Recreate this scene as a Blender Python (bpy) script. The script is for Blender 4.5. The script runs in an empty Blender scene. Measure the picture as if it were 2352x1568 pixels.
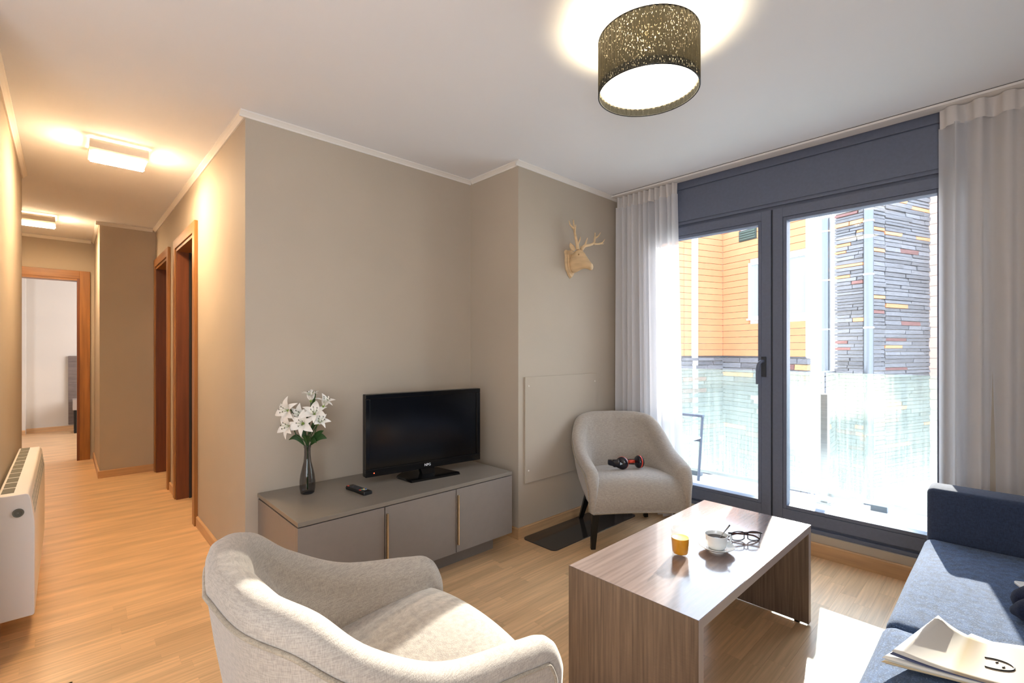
import bpy, bmesh, math, random
from mathutils import Vector, Matrix
random.seed(11)
PI = math.pi
SC = bpy.context.scene
COL = SC.collection

# ------------------------------------------------------------------ camera, sky, sun, exposure
EYE = 1.23
cam_d = bpy.data.cameras.new('camera')
cam = bpy.data.objects.new('camera', cam_d); COL.objects.link(cam)
cam.location = (0, 0, EYE)
cam.rotation_euler = (PI / 2, 0, 0.815 - PI / 2)
cam_d.sensor_width = 36.0
cam_d.lens = 1089.0 / 2352.0 * 36.0
cam_d.shift_y = 19.0 / 2352.0
cam_d.clip_start = 0.02
SC.camera = cam

vs = SC.view_settings
vs.view_transform = 'Standard'
vs.look = 'None'
vs.gamma = 1.0
vs.use_curve_mapping = False
vs.exposure = 1.30

world = bpy.data.worlds.new('sky'); SC.world = world
world.use_nodes = True
wn = world.node_tree.nodes; wl = world.node_tree.links
wn.clear()
w_out = wn.new('ShaderNodeOutputWorld'); w_bg = wn.new('ShaderNodeBackground')
w_tc = wn.new('ShaderNodeTexCoord'); w_sep = wn.new('ShaderNodeSeparateXYZ'); w_ramp = wn.new('ShaderNodeValToRGB')
wl.new(w_tc.outputs['Generated'], w_sep.inputs[0]); wl.new(w_sep.outputs['Z'], w_ramp.inputs[0])
w_ramp.color_ramp.elements[0].position = 0.0; w_ramp.color_ramp.elements[0].color = (0.93, 0.95, 1.0, 1)
w_ramp.color_ramp.elements[1].position = 0.9; w_ramp.color_ramp.elements[1].color = (0.50, 0.68, 1.0, 1)
wl.new(w_ramp.outputs[0], w_bg.inputs[0]); w_bg.inputs[1].default_value = 2.8
wl.new(w_bg.outputs[0], w_out.inputs[0])

SUN_AZ, SUN_EL = math.radians(12.0), math.radians(20.5)
sun_d = bpy.data.lights.new('sun', 'SUN'); sun = bpy.data.objects.new('sun', sun_d); COL.objects.link(sun)
sun_d.energy = 7.0; sun_d.angle = math.radians(0.6); sun_d.color = (1.0, 0.95, 0.86)
sdir = Vector((math.cos(SUN_EL) * math.cos(SUN_AZ), math.cos(SUN_EL) * math.sin(SUN_AZ), math.sin(SUN_EL)))
sun.rotation_euler = sdir.to_track_quat('Z', 'Y').to_euler()
sun.location = (8, 3, 6)

def area_light(name, loc, direction, sx, sy, power, color, portal=False):
    d = bpy.data.lights.new(name, 'AREA'); o = bpy.data.objects.new(name, d); COL.objects.link(o)
    d.shape = 'RECTANGLE'; d.size = sx; d.size_y = sy; d.energy = power; d.color = color
    o.location = loc; o.rotation_euler = Vector(direction).to_track_quat('-Z', 'Y').to_euler()
    if portal: d.cycles.is_portal = True
    return o
area_light('window_portal', (3.46, 1.05, 1.15), (-1, 0, 0), 1.9, 2.0, 1.0, (1, 1, 1), portal=True)
# unseen fill lights added to brighten the living room and the bedroom
area_light('room_fill', (-0.75, -0.80, 1.45), (0.22, 1, 0.22), 2.2, 1.5, 46.0, (0.84, 0.91, 1.0))
area_light('bedroom_fill', (1.9, 8.4, 1.5), (-1, 0.35, 0), 1.4, 1.4, 26.0, (0.95, 0.94, 1.0))

# ------------------------------------------------------------------ helpers
def s2l(c):
    return c / 12.92 if c <= 0.04045 else ((c + 0.055) / 1.055) ** 2.4
def hexc(h):
    h = h.lstrip('#')
    return tuple(s2l(int(h[i:i + 2], 16) / 255.0) for i in (0, 2, 4))

class MB:
    """collects shapes into one bmesh"""
    def __init__(self): self.bm = bmesh.new()
    def box(self, x0, x1, y0, y1, z0, z1, rz=0.0):
        v = [Vector(p) for p in ((x0, y0, z0), (x1, y0, z0), (x1, y1, z0), (x0, y1, z0), (x0, y0, z1), (x1, y0, z1), (x1, y1, z1), (x0, y1, z1))]
        if rz:
            c = Vector(((x0 + x1) / 2, (y0 + y1) / 2, 0)); R = Matrix.Rotation(rz, 3, 'Z')
            v = [R @ (p - c) + c for p in v]
        b = [self.bm.verts.new(p) for p in v]
        for f in ((3, 2, 1, 0), (4, 5, 6, 7), (0, 1, 5, 4), (1, 2, 6, 5), (2, 3, 7, 6), (3, 0, 4, 7)):
            self.bm.faces.new([b[i] for i in f])
        return self
    def hexa(self, pts):
        b = [self.bm.verts.new(p) for p in pts]
        for f in ((3, 2, 1, 0), (4, 5, 6, 7), (0, 1, 5, 4), (1, 2, 6, 5), (2, 3, 7, 6), (3, 0, 4, 7)):
            self.bm.faces.new([b[i] for i in f])
        return self
    def loft(self, rings, closed=True, cap=True):
        R = [[self.bm.verts.new(p) for p in r] for r in rings]
        n = len(R[0])
        for a, b in zip(R, R[1:]):
            for i in range(n if closed else n - 1):
                j = (i + 1) % n
                try: self.bm.faces.new((a[i], a[j], b[j], b[i]))
                except ValueError: pass
        if cap and closed:
            self.bm.faces.new(list(reversed(R[0]))); self.bm.faces.new(R[-1])
        return self
    def lathe(self, prof, c=(0, 0, 0), n=32, cap=False):
        rings = [[(c[0] + r * math.cos(2 * PI * i / n), c[1] + r * math.sin(2 * PI * i / n), c[2] + z) for i in range(n)] for r, z in prof]
        return self.loft(rings, True, cap)
    def tube(self, pts, r, n=8, up=None, flat=1.0):
        pts = [Vector(p) for p in pts]
        rs = r if isinstance(r, (list, tuple)) else [r] * len(pts)
        rings = []; prev = None
        for i, p in enumerate(pts):
            t = (pts[min(i + 1, len(pts) - 1)] - pts[max(i - 1, 0)]).normalized()
            a = prev if prev is not None else (Vector(up) if up else (Vector((0, 0, 1)) if abs(t.z) < 0.9 else Vector((1, 0, 0))))
            a = (a - t * a.dot(t)).normalized(); b = t.cross(a); prev = a
            rings.append([p + (a * math.cos(2 * PI * k / n) + b * math.sin(2 * PI * k / n) * flat) * rs[i] for k in range(n)])
        return self.loft(rings)
    def prism(self, poly, fn0, fn1):
        """polygon of 2d points; fn0/fn1 map a 2d point to the two end faces"""
        return self.loft([[fn0(p) for p in poly], [fn1(p) for p in poly]])
    def grid(self, fn, nu, nv):
        V = [[self.bm.verts.new(fn(i / nu, j / nv)) for j in range(nv + 1)] for i in range(nu + 1)]
        for i in range(nu):
            for j in range(nv):
                self.bm.faces.new((V[i][j], V[i + 1][j], V[i + 1][j + 1], V[i][j + 1]))
        return self
    def shift(self, d):
        bmesh.ops.translate(self.bm, vec=Vector(d), verts=self.bm.verts); return self
    def turn(self, M):
        bmesh.ops.transform(self.bm, matrix=M, verts=self.bm.verts); return self
    def mesh(self, name, mat, smooth=False, weld=False):
        if weld: bmesh.ops.remove_doubles(self.bm, verts=self.bm.verts, dist=1e-5)
        bmesh.ops.recalc_face_normals(self.bm, faces=self.bm.faces)
        me = bpy.data.meshes.new(name); self.bm.to_mesh(me); self.bm.free()
        if mat: me.materials.append(mat)
        if smooth:
            for p in me.polygons: p.use_smooth = True
        return me
    def build(self, name, mat, parent=None, smooth=False, bevel=0.0, seg=2, weld=False, angle=None):
        me = self.mesh(name, mat, smooth, weld)
        o = bpy.data.objects.new(name, me); COL.objects.link(o)
        if parent: o.parent = parent
        if bevel:
            m = o.modifiers.new('bevel', 'BEVEL'); m.width = bevel; m.segments = seg; m.limit_method = 'ANGLE'; m.angle_limit = math.radians(35)
            for p in me.polygons: p.use_smooth = True
            m.harden_normals = True
        elif angle:
            me.set_sharp_from_angle(angle=math.radians(angle))
        return o

def tag(o, label=None, cat=None, group=None, kind=None):
    if label: o['label'] = label
    if cat: o['category'] = cat
    if group: o['group'] = group
    if kind: o['kind'] = kind
    return o
def thing(name, label, cat, loc=(0, 0, 0), rotz=0.0, group=None):
    o = bpy.data.objects.new(name, None); COL.objects.link(o); o.empty_display_size = 0.05
    o.location = loc; o.rotation_euler = (0, 0, rotz)
    return tag(o, label, cat, group)
def struct(name, mb, m, parent=None, label=None, **k):
    o = mb.build(name, m, parent, **k)
    if not parent: o['kind'] = 'structure'
    if label: o['label'] = label
    return o
def box(*a): return MB().box(*a)
def rrect(x0, x1, y0, y1, r, n=5):
    out = []
    for cx, cy, a0 in ((x1 - r, y1 - r, 0), (x0 + r, y1 - r, PI / 2), (x0 + r, y0 + r, PI), (x1 - r, y0 + r, 1.5 * PI)):
        for i in range(n + 1):
            a = a0 + i / n * PI / 2; out.append((cx + r * math.cos(a), cy + r * math.sin(a)))
    return out
def cr(nodes, t):
    """catmull-rom through a list of tuples, t in 0..len-1"""
    n = len(nodes); i = min(int(t), n - 2); u = t - i
    P = lambda k: Vector(nodes[k]) if 0 <= k < n else (2 * Vector(nodes[0]) - Vector(nodes[1]) if k < 0 else 2 * Vector(nodes[-1]) - Vector(nodes[-2]))
    p0, p1, p2, p3 = P(i - 1), P(i), P(i + 1), P(i + 2)
    return 0.5 * ((2 * p1) + (p2 - p0) * u + (2 * p0 - 5 * p1 + 4 * p2 - p3) * u * u + (3 * p1 - p0 - 3 * p2 + p3) * u ** 3)
def smooth_path(nodes, per=6):
    return [cr(nodes, k / per) for k in range((len(nodes) - 1) * per + 1)]
def text_mesh(body, size, mat, name, depth=0.0008):
    c = bpy.data.curves.new(name, 'FONT'); c.body = body; c.size = size; c.extrude = depth; c.align_x = 'CENTER'; c.align_y = 'CENTER'
    t = bpy.data.objects.new('tmp', c); COL.objects.link(t)
    bpy.context.view_layer.update()
    me = bpy.data.meshes.new_from_object(t.evaluated_get(bpy.context.evaluated_depsgraph_get()))
    bpy.data.objects.remove(t); bpy.data.curves.remove(c)
    me.materials.clear(); me.materials.append(mat)
    o = bpy.data.objects.new(name, me); COL.objects.link(o)
    return o

# ------------------------------------------------------------------ materials
def new_mat(name):
    m = bpy.data.materials.new(name); m.use_nodes = True
    return m, m.node_tree.nodes, m.node_tree.links, m.node_tree.nodes['Principled BSDF']
def mat(name, col, rough=0.5, metal=0.0, var=0.0, scale=(6, 6, 6), bump=0.0, bscale=None, emit=None, estr=0.0, spec=0.5, rnd=0.0, coat=0.0, coords='Object', sheen=0.0, detail=4.0, bdist=0.01, trans=0.0, ior=1.45):
    m, N, L, P = new_mat(name)
    col = hexc(col) if isinstance(col, str) else col
    P.inputs['Base Color'].default_value = (*col, 1); P.inputs['Roughness'].default_value = rough
    P.inputs['Metallic'].default_value = metal; P.inputs['Specular IOR Level'].default_value = spec
    P.inputs['Coat Weight'].default_value = coat; P.inputs['Coat Roughness'].default_value = 0.08
    P.inputs['Sheen Weight'].default_value = sheen
    P.inputs['Transmission Weight'].default_value = trans; P.inputs['IOR'].default_value = ior
    tc = N.new('ShaderNodeTexCoord')
    vec = tc.outputs[coords]
    if rnd:
        oi = N.new('ShaderNodeObjectInfo'); ad = N.new('ShaderNodeVectorMath'); ad.operation = 'ADD'
        cmb = N.new('ShaderNodeCombineXYZ'); mu = N.new('ShaderNodeMath'); mu.operation = 'MULTIPLY'; mu.inputs[1].default_value = 37.0
        L.new(oi.outputs['Random'], mu.inputs[0])
        for k in range(3): L.new(mu.outputs[0], cmb.inputs[k])
        L.new(vec, ad.inputs[0]); L.new(cmb.outputs[0], ad.inputs[1]); vec = ad.outputs[0]
    colsock = None
    if var:
        mp = N.new('ShaderNodeMapping'); mp.inputs['Scale'].default_value = scale; L.new(vec, mp.inputs[0])
        nz = N.new('ShaderNodeTexNoise'); nz.inputs['Scale'].default_value = 1.0; nz.inputs['Detail'].default_value = detail; L.new(mp.outputs[0], nz.inputs['Vector'])
        rp = N.new('ShaderNodeValToRGB')
        rp.color_ramp.elements[0].position = 0.3; rp.color_ramp.elements[0].color = (*[max(0, c * (1 - var)) for c in col], 1)
        rp.color_ramp.elements[1].position = 0.7; rp.color_ramp.elements[1].color = (*[min(1, c * (1 + var)) for c in col], 1)
        L.new(nz.outputs[0], rp.inputs[0]); colsock = rp.outputs[0]
    if rnd:
        mr = N.new('ShaderNodeMapRange'); mr.inputs['To Min'].default_value = 1 - rnd; mr.inputs['To Max'].default_value = 1 + rnd
        L.new(oi.outputs['Random'], mr.inputs[0])
        mx = N.new('ShaderNodeMix'); mx.data_type = 'RGBA'; mx.blend_type = 'MULTIPLY'; mx.inputs[0].default_value = 1.0
        if colsock: L.new(colsock, mx.inputs[6])
        else: mx.inputs[6].default_value = (*col, 1)
        cg = N.new('ShaderNodeCombineColor')
        for k in range(3): L.new(mr.outputs[0], cg.inputs[k])
        L.new(cg.outputs[0], mx.inputs[7]); colsock = mx.outputs[2]
    if colsock: L.new(colsock, P.inputs['Base Color'])
    if bump:
        mp2 = N.new('ShaderNodeMapping'); mp2.inputs['Scale'].default_value = bscale or scale; L.new(vec, mp2.inputs[0])
        n2 = N.new('ShaderNodeTexNoise'); n2.inputs['Scale'].default_value = 1.0; n2.inputs['Detail'].default_value = 3; L.new(mp2.outputs[0], n2.inputs['Vector'])
        bp = N.new('ShaderNodeBump'); bp.inputs['Strength'].default_value = bump; bp.inputs['Distance'].default_value = bdist
        L.new(n2.outputs[0], bp.inputs['Height']); L.new(bp.outputs[0], P.inputs['Normal'])
    if emit is not None:
        P.inputs['Emission Color'].default_value = (*(hexc(emit) if isinstance(emit, str) else emit), 1); P.inputs['Emission Strength'].default_value = estr
    return m

def weave_mat(name, col, freq, var=0.12, bump=0.5, rough=0.9, sheen=0.3, fleck=0.0, fleck_col='#9fb4c8'):
    """woven cloth: two crossed thread directions plus slubs"""
    m, N, L, P = new_mat(name)
    col = hexc(col)
    P.inputs['Roughness'].default_value = rough; P.inputs['Sheen Weight'].default_value = sheen; P.inputs['Specular IOR Level'].default_value = 0.25
    tc = N.new('ShaderNodeTexCoord')
    tot = None
    hs = []
    for sc in ((freq, freq, freq * 0.10), (freq * 0.10, freq * 0.10, freq)):
        mp = N.new('ShaderNodeMapping'); mp.inputs['Scale'].default_value = sc; L.new(tc.outputs['Object'], mp.inputs[0])
        nz = N.new('ShaderNodeTexNoise'); nz.inputs['Scale'].default_value = 1.0; nz.inputs['Detail'].default_value = 2; L.new(mp.outputs[0], nz.inputs['Vector']); hs.append(nz.outputs[0])
    ad = N.new('ShaderNodeMath'); ad.operation = 'ADD'; L.new(hs[0], ad.inputs[0]); L.new(hs[1], ad.inputs[1])
    hf = N.new('ShaderNodeMath'); hf.operation = 'MULTIPLY'; hf.inputs[1].default_value = 0.5; L.new(ad.outputs[0], hf.inputs[0])
    rp = N.new('ShaderNodeValToRGB')
    rp.color_ramp.elements[0].position = 0.38; rp.color_ramp.elements[0].color = (*[c * (1 - 1.6 * var) for c in col], 1)
    rp.color_ramp.elements[1].position = 0.60; rp.color_ramp.elements[1].color = (*[min(1, c * (1 + var)) for c in col], 1)
    L.new(hf.outputs[0], rp.inputs[0])
    out = rp.outputs[0]
    if fleck:
        v = N.new('ShaderNodeTexNoise'); v.inputs['Scale'].default_value = 240.0; v.inputs['Detail'].default_value = 2
        L.new(tc.outputs['Object'], v.inputs['Vector'])
        r2 = N.new('ShaderNodeValToRGB'); r2.color_ramp.elements[0].position = 0.56; r2.color_ramp.elements[0].color = (0, 0, 0, 1); r2.color_ramp.elements[1].position = 0.72; r2.color_ramp.elements[1].color = (fleck, fleck, fleck, 1)
        L.new(v.outputs[0], r2.inputs[0])
        mx = N.new('ShaderNodeMix'); mx.data_type = 'RGBA'; L.new(r2.outputs[0], mx.inputs[0]); L.new(out, mx.inputs[6]); mx.inputs[7].default_value = (*hexc(fleck_col), 1); out = mx.outputs[2]
    L.new(out, P.inputs['Base Color'])
    bp = N.new('ShaderNodeBump'); bp.inputs['Strength'].default_value = bump; bp.inputs['Distance'].default_value = 0.002
    L.new(hf.outputs[0], bp.inputs['Height']); L.new(bp.outputs[0], P.inputs['Normal'])
    return m

def glass_thin(name, tint=(0.96, 0.99, 0.98), refl=0.08, dirt=0.0, dirt_col=(0.8, 0.85, 0.72)):
    """flat pane: lets light through with a fresnel reflection, optional streaky dirt"""
    m, N, L, P = new_mat(name); N.remove(P)
    out = N['Material Output']
    t = N.new('ShaderNodeBsdfTransparent'); t.inputs[0].default_value = (*tint, 1)
    g = N.new('ShaderNodeBsdfGlossy'); g.inputs['Roughness'].default_value = 0.02
    lw = N.new('ShaderNodeLayerWeight'); lw.inputs[0].default_value = 0.5
    pw = N.new('ShaderNodeMath'); pw.operation = 'POWER'; pw.inputs[1].default_value = 4.0; L.new(lw.outputs['Facing'], pw.inputs[0])
    fr = N.new('ShaderNodeMath'); fr.operation = 'MULTIPLY_ADD'; fr.inputs[1].default_value = 0.7; fr.inputs[2].default_value = 0.04; L.new(pw.outputs[0], fr.inputs[0])
    mx = N.new('ShaderNodeMixShader'); L.new(fr.outputs[0], mx.inputs[0]); L.new(t.outputs[0], mx.inputs[1]); L.new(g.outputs[0], mx.inputs[2])
    last = mx.outputs[0]
    if dirt:
        tc = N.new('ShaderNodeTexCoord')
        def streak(sc, lo, hi, det):
            mp = N.new('ShaderNodeMapping'); mp.inputs['Scale'].default_value = sc; L.new(tc.outputs['Object'], mp.inputs[0])
            nz = N.new('ShaderNodeTexNoise'); nz.inputs['Scale'].default_value = 1; nz.inputs['Detail'].default_value = det; L.new(mp.outputs[0], nz.inputs['Vector'])
            mr = N.new('ShaderNodeMapRange'); mr.inputs['From Min'].default_value = lo; mr.inputs['From Max'].default_value = hi; L.new(nz.outputs[0], mr.inputs[0]); return mr.outputs[0]
        a = streak((60, 60, 2.2), 0.42, 0.75, 6); b = streak((150, 150, 150), 0.45, 0.8, 3)
        ad = N.new('ShaderNodeMath'); ad.operation = 'ADD'; L.new(a, ad.inputs[0]); L.new(b, ad.inputs[1])
        sp = N.new('ShaderNodeSeparateXYZ'); L.new(tc.outputs['Object'], sp.inputs[0])
        mz = N.new('ShaderNodeMapRange'); mz.inputs['From Min'].default_value = 0.05; mz.inputs['From Max'].default_value = 1.05; mz.inputs['To Min'].default_value = 1.0; mz.inputs['To Max'].default_value = 0.22; L.new(sp.outputs['Z'], mz.inputs[0])
        m1 = N.new('ShaderNodeMath'); m1.operation = 'MULTIPLY_ADD'; L.new(ad.outputs[0], m1.inputs[0]); m1.inputs[1].default_value = 0.45; m1.inputs[2].default_value = 0.25
        m2 = N.new('ShaderNodeMath'); m2.operation = 'MULTIPLY'; L.new(m1.outputs[0], m2.inputs[0]); L.new(mz.outputs[0], m2.inputs[1])
        m3 = N.new('ShaderNodeMath'); m3.operation = 'MULTIPLY'; m3.use_clamp = True; L.new(m2.outputs[0], m3.inputs[0]); m3.inputs[1].default_value = dirt
        tr = N.new('ShaderNodeBsdfTranslucent'); tr.inputs[0].default_value = (*dirt_col, 1)
        my = N.new('ShaderNodeMixShader'); L.new(m3.outputs[0], my.inputs[0]); L.new(last, my.inputs[1]); L.new(tr.outputs[0], my.inputs[2]); last = my.outputs[0]
    L.new(last, out.inputs[0])
    return m

def sheer_mat(name, col, clear=0.3, trans=0.4):
    m, N, L, P = new_mat(name); N.remove(P)
    out = N['Material Output']; c = (*hexc(col), 1)
    d = N.new('ShaderNodeBsdfDiffuse'); d.inputs[0].default_value = c
    t = N.new('ShaderNodeBsdfTranslucent'); t.inputs[0].default_value = c
    k = N.new('ShaderNodeBsdfTransparent')
    a = N.new('ShaderNodeMixShader'); a.inputs[0].default_value = trans; L.new(d.outputs[0], a.inputs[1]); L.new(t.outputs[0], a.inputs[2])
    b = N.new('ShaderNodeMixShader'); b.inputs[0].default_value = clear; L.new(a.outputs[0], b.inputs[1]); L.new(k.outputs[0], b.inputs[2])
    L.new(b.outputs[0], out.inputs[0]); return m

M = {}
M['wall'] = mat('wall_paint', '#b8ab9a', 0.75, var=0.03, scale=(2, 2, 2), bump=0.12, bscale=(180, 180, 180), bdist=0.002, spec=0.25)
M['wall_light'] = mat('wall_paint_pale', '#cfc7bb', 0.8, var=0.02, scale=(2, 2, 2), bump=0.1, bscale=(180, 180, 180), bdist=0.002, spec=0.2)
M['ceiling'] = mat('ceiling_paint', '#eeeff3', 0.9, var=0.015, scale=(1.5, 1.5, 1.5), spec=0.15)
M['cornice'] = mat('cornice_paint', '#e6e0d8', 0.7, spec=0.2)
M['oak'] = mat('oak_strip', '#d8b083', 0.30, var=0.15, scale=(3.5, 80, 80), rnd=0.12, bump=0.05, bscale=(4, 90, 90), bdist=0.002, spec=0.5, detail=6)
M['oak_base'] = mat('oak_skirting', '#c69d72', 0.4, var=0.13, scale=(3, 3, 45), spec=0.4)
M['joint'] = mat('floor_joint', '#b98f60', 0.8)
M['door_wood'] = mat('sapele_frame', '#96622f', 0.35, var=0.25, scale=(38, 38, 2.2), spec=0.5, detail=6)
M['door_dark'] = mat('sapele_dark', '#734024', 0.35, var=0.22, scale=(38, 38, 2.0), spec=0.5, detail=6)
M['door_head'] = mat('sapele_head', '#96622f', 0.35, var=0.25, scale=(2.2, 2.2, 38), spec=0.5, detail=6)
M['grey_alu'] = mat('anthracite_aluminium', '#646b7e', 0.45, metal=0.0, var=0.05, scale=(60, 60, 60), spec=0.5)
M['grey_dark'] = mat('anthracite_gasket', '#33363d', 0.55)
M['chrome'] = mat('chrome', (0.75, 0.75, 0.74), 0.18, metal=1.0)
M['steel'] = mat('brushed_steel', (0.62, 0.63, 0.62), 0.28, metal=1.0, var=0.08, scale=(4, 4, 90))
M['brass'] = mat('champagne_metal', (0.80, 0.66, 0.46), 0.28, metal=1.0)
M['taupe'] = mat('taupe_lacquer', '#857c75', 0.38, var=0.02, scale=(30, 30, 30), spec=0.45)
M['taupe_top'] = mat('taupe_lacquer_top', '#827a70', 0.32, var=0.02, scale=(30, 30, 30), spec=0.45)
M['groove'] = mat('dark_groove', '#2c2723', 0.8)
M['black_gloss'] = mat('black_gloss_plastic', '#0c0c0e', 0.12, spec=0.6)
M['screen'] = mat('tv_screen', '#050507', 0.16, spec=0.7)
M['black_plastic'] = mat('black_plastic', '#151516', 0.4)
M['white_print'] = mat('white_print', '#f4f4f4', 0.5)
M['linen'] = weave_mat('linen_upholstery', '#a99e92', 560, var=0.13, bump=0.55)
M['linen_pipe'] = weave_mat('linen_piping', '#9d8f7c', 620, var=0.16, bump=0.5)
M['black_leg'] = mat('black_lacquer_leg', '#121110', 0.35)
M['sofa'] = weave_mat('denim_blue_chenille', '#3c5274', 420, var=0.28, bump=0.9, sheen=0.12, fleck=0.30)
M['sofa_arm'] = weave_mat('denim_blue_twill', '#343e54', 900, var=0.2, bump=0.4, sheen=0.12)
M['navy'] = weave_mat('navy_knit', '#171d33', 500, var=0.25, bump=0.8, sheen=0.03)
M['table_top'] = mat('grey_oak_laminate_top', '#7f6d66', 0.22, coat=0.8, var=0.20, scale=(4, 75, 75), bump=0.12, bscale=(5, 160, 160), bdist=0.002, spec=0.6, detail=7)
M['table_leg'] = mat('grey_oak_laminate_leg', '#6f5d4e', 0.36, var=0.30, scale=(150, 130, 4.5), bump=0.3, bscale=(260, 60, 160), bdist=0.002, spec=0.5, detail=7)
M['table_edge'] = mat('pale_edge_band', '#a3958f', 0.4)
M['white_enamel'] = mat('white_enamel', '#e9e4e0', 0.3, spec=0.5)
M['vent_dark'] = mat('vent_shadow', '#6d6c63', 0.7)
M['white_metal'] = mat('white_metal', '#e8dfd2', 0.4)
M['porcelain'] = mat('porcelain', '#eef0ee', 0.12, spec=0.6)
M['coffee'] = mat('coffee', '#2a1408', 0.1, spec=0.6)
M['juice'] = mat('orange_juice', '#f2a020', 0.25, var=0.05, scale=(40, 40, 40))
M['foam'] = mat('juice_surface', '#ffc964', 0.3)
M['clear_glass'] = glass_thin('tumbler_glass', (0.97, 0.985, 0.98))
M['window_glass'] = glass_thin('window_glass', (0.985, 0.995, 0.99))
M['rail_glass'] = glass_thin('dirty_railing_glass', (0.90, 0.97, 0.94), dirt=0.62)
M['far_glass'] = mat('far_window_glass', '#8fa3ad', 0.05, spec=0.9)
M['lens'] = glass_thin('spectacle_lens', (0.97, 0.98, 0.98))
M['smoke_glass'] = glass_thin('smoked_glass', (0.50, 0.49, 0.50))
M['hearth'] = mat('smoked_glass_plate', '#3a3532', 0.10, spec=0.7)
M['sheer'] = sheer_mat('white_voile', '#f6f4f5', clear=0.18, trans=0.5)
M['sheer_tape'] = sheer_mat('white_header_tape', '#e8e2de', clear=0.0, trans=0.25)
M['deer'] = mat('carved_pale_wood', '#d9b98f', 0.6, var=0.12, scale=(8, 8, 40), bump=0.25, bscale=(60, 60, 60), bdist=0.003)
M['petal'] = mat('lily_petal', '#f1ece4', 0.55, var=0.04, scale=(25, 25, 25), spec=0.3)
M['petal_eye'] = mat('lily_throat', '#8aa24a', 0.6)
M['leaf'] = mat('lily_leaf', '#2c4a22', 0.45, var=0.25, scale=(30, 30, 30))
M['anther'] = mat('lily_anther', '#20140e', 0.8)
M['shade'] = None
M['orange_clad'] = mat('ochre_cladding', '#c68a63', 0.7, var=0.05, scale=(3, 3, 3), rnd=0.04, spec=0.2)
M['pink_clad'] = mat('salmon_cladding', '#cfb3a3', 0.7, rnd=0.05, spec=0.2)
M['mortar'] = mat('pale_mortar', '#dad8d6', 0.9, var=0.1, scale=(5, 5, 5))
M['slate'] = mat('slate_stone', '#7d7e82', 0.7, var=0.3, scale=(5, 5, 18), rnd=0.22, bump=0.7, bscale=(6, 6, 30), bdist=0.03)
M['rust'] = mat('rust_stone', '#d0936a', 0.75, var=0.2, scale=(5, 5, 14), rnd=0.15, bump=0.5, bscale=(6, 6, 25), bdist=0.03)
M['red_stone'] = mat('red_brown_stone', '#83605c', 0.75, var=0.25, scale=(5, 5, 14), rnd=0.2, bump=0.5, bscale=(6, 6, 25), bdist=0.03)
for k_, c_ in (('slate', '#7d7e82'), ('rust', '#d0936a'), ('red_stone', '#83605c')): M[k_ + '_far'] = mat(k_ + '_courses', c_, 0.75, var=0.3, scale=(3, 3, 12), bump=0.5, bscale=(6, 6, 25), bdist=0.03)
M['zinc'] = mat('zinc_pipe', '#6f7780', 0.35, metal=0.85)
M['balcony'] = mat('balcony_stone', '#d8d4cc', 0.6, var=0.06, scale=(9, 9, 9))
M['ground'] = mat('courtyard_paving', '#a9a59a', 0.8, var=0.15, scale=(1, 1, 1))
M['orange_plastic'] = mat('coral_plastic', '#d8462f', 0.3)
M['headphone'] = mat('dark_navy_gloss', '#14121d', 0.18, spec=0.6)
M['pad'] = mat('black_leatherette', '#131212', 0.6)
M['tortoise'] = mat('tortoiseshell', '#4a1d12', 0.2, var=0.6, scale=(90, 90, 90), spec=0.6)
M['spec_frame'] = mat('grey_acetate', '#2b2a2d', 0.25, spec=0.5)
M['bed_wood'] = mat('grey_wood_headboard', '#6f625b', 0.5, var=0.25, scale=(4, 4, 30), detail=6)
M['bed_grey'] = mat('grey_lacquer', '#a39489', 0.5)
M['paper'] = mat('magazine_paper', '#e9e4da', 0.5)
M['phone_white'] = mat('white_phone', '#f1efe9', 0.25, spec=0.5)

def emissive(name, col, strength):
    m, N, L, P = new_mat(name); N.remove(P)
    e = N.new('ShaderNodeEmission'); e.inputs[0].default_value = (*col, 1); e.inputs[1].default_value = strength
    L.new(e.outputs[0], N['Material Output'].inputs[0]); return m
M['lamp_diffuser'] = emissive('drum_diffuser_glow', (1.0, 0.86, 0.62), 3.0)
M['hall_diffuser'] = emissive('hall_diffuser_glow', (1.0, 0.72, 0.43), 72.0)
M['led'] = emissive('standby_led', (1.0, 0.08, 0.03), 2.0)

def shade_mat():
    m, N, L, P = new_mat('black_ribbon_shade')
    P.inputs['Base Color'].default_value = (0.045, 0.042, 0.030, 1); P.inputs['Roughness'].default_value = 0.55; P.inputs['Specular IOR Level'].default_value = 0.4
    out = N['Material Output']
    tc = N.new('ShaderNodeTexCoord'); mp = N.new('ShaderNodeMapping'); mp.inputs['Scale'].default_value = (330, 330, 120); L.new(tc.outputs['Object'], mp.inputs[0])
    nz = N.new('ShaderNodeTexNoise'); nz.inputs['Scale'].default_value = 1.0; nz.inputs['Detail'].default_value = 3; L.new(mp.outputs[0], nz.inputs['Vector'])
    mr = N.new('ShaderNodeMapRange'); mr.inputs['From Min'].default_value = 0.60; mr.inputs['From Max'].default_value = 0.74; mr.inputs['To Max'].default_value = 0.35; L.new(nz.outputs[0], mr.inputs[0])
    t = N.new('ShaderNodeBsdfTransparent'); t.inputs[0].default_value = (1, 0.9, 0.7, 1)
    tl = N.new('ShaderNodeBsdfTranslucent'); tl.inputs[0].default_value = (0.007, 0.006, 0.0035, 1)
    m0 = N.new('ShaderNodeMixShader'); m0.inputs[0].default_value = 0.5; L.new(P.outputs[0], m0.inputs[1]); L.new(tl.outputs[0], m0.inputs[2])
    mx = N.new('ShaderNodeMixShader'); L.new(mr.outputs[0], mx.inputs[0]); L.new(m0.outputs[0], mx.inputs[1]); L.new(t.outputs[0], mx.inputs[2])
    L.new(mx.outputs[0], out.inputs[0]); return m
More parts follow.
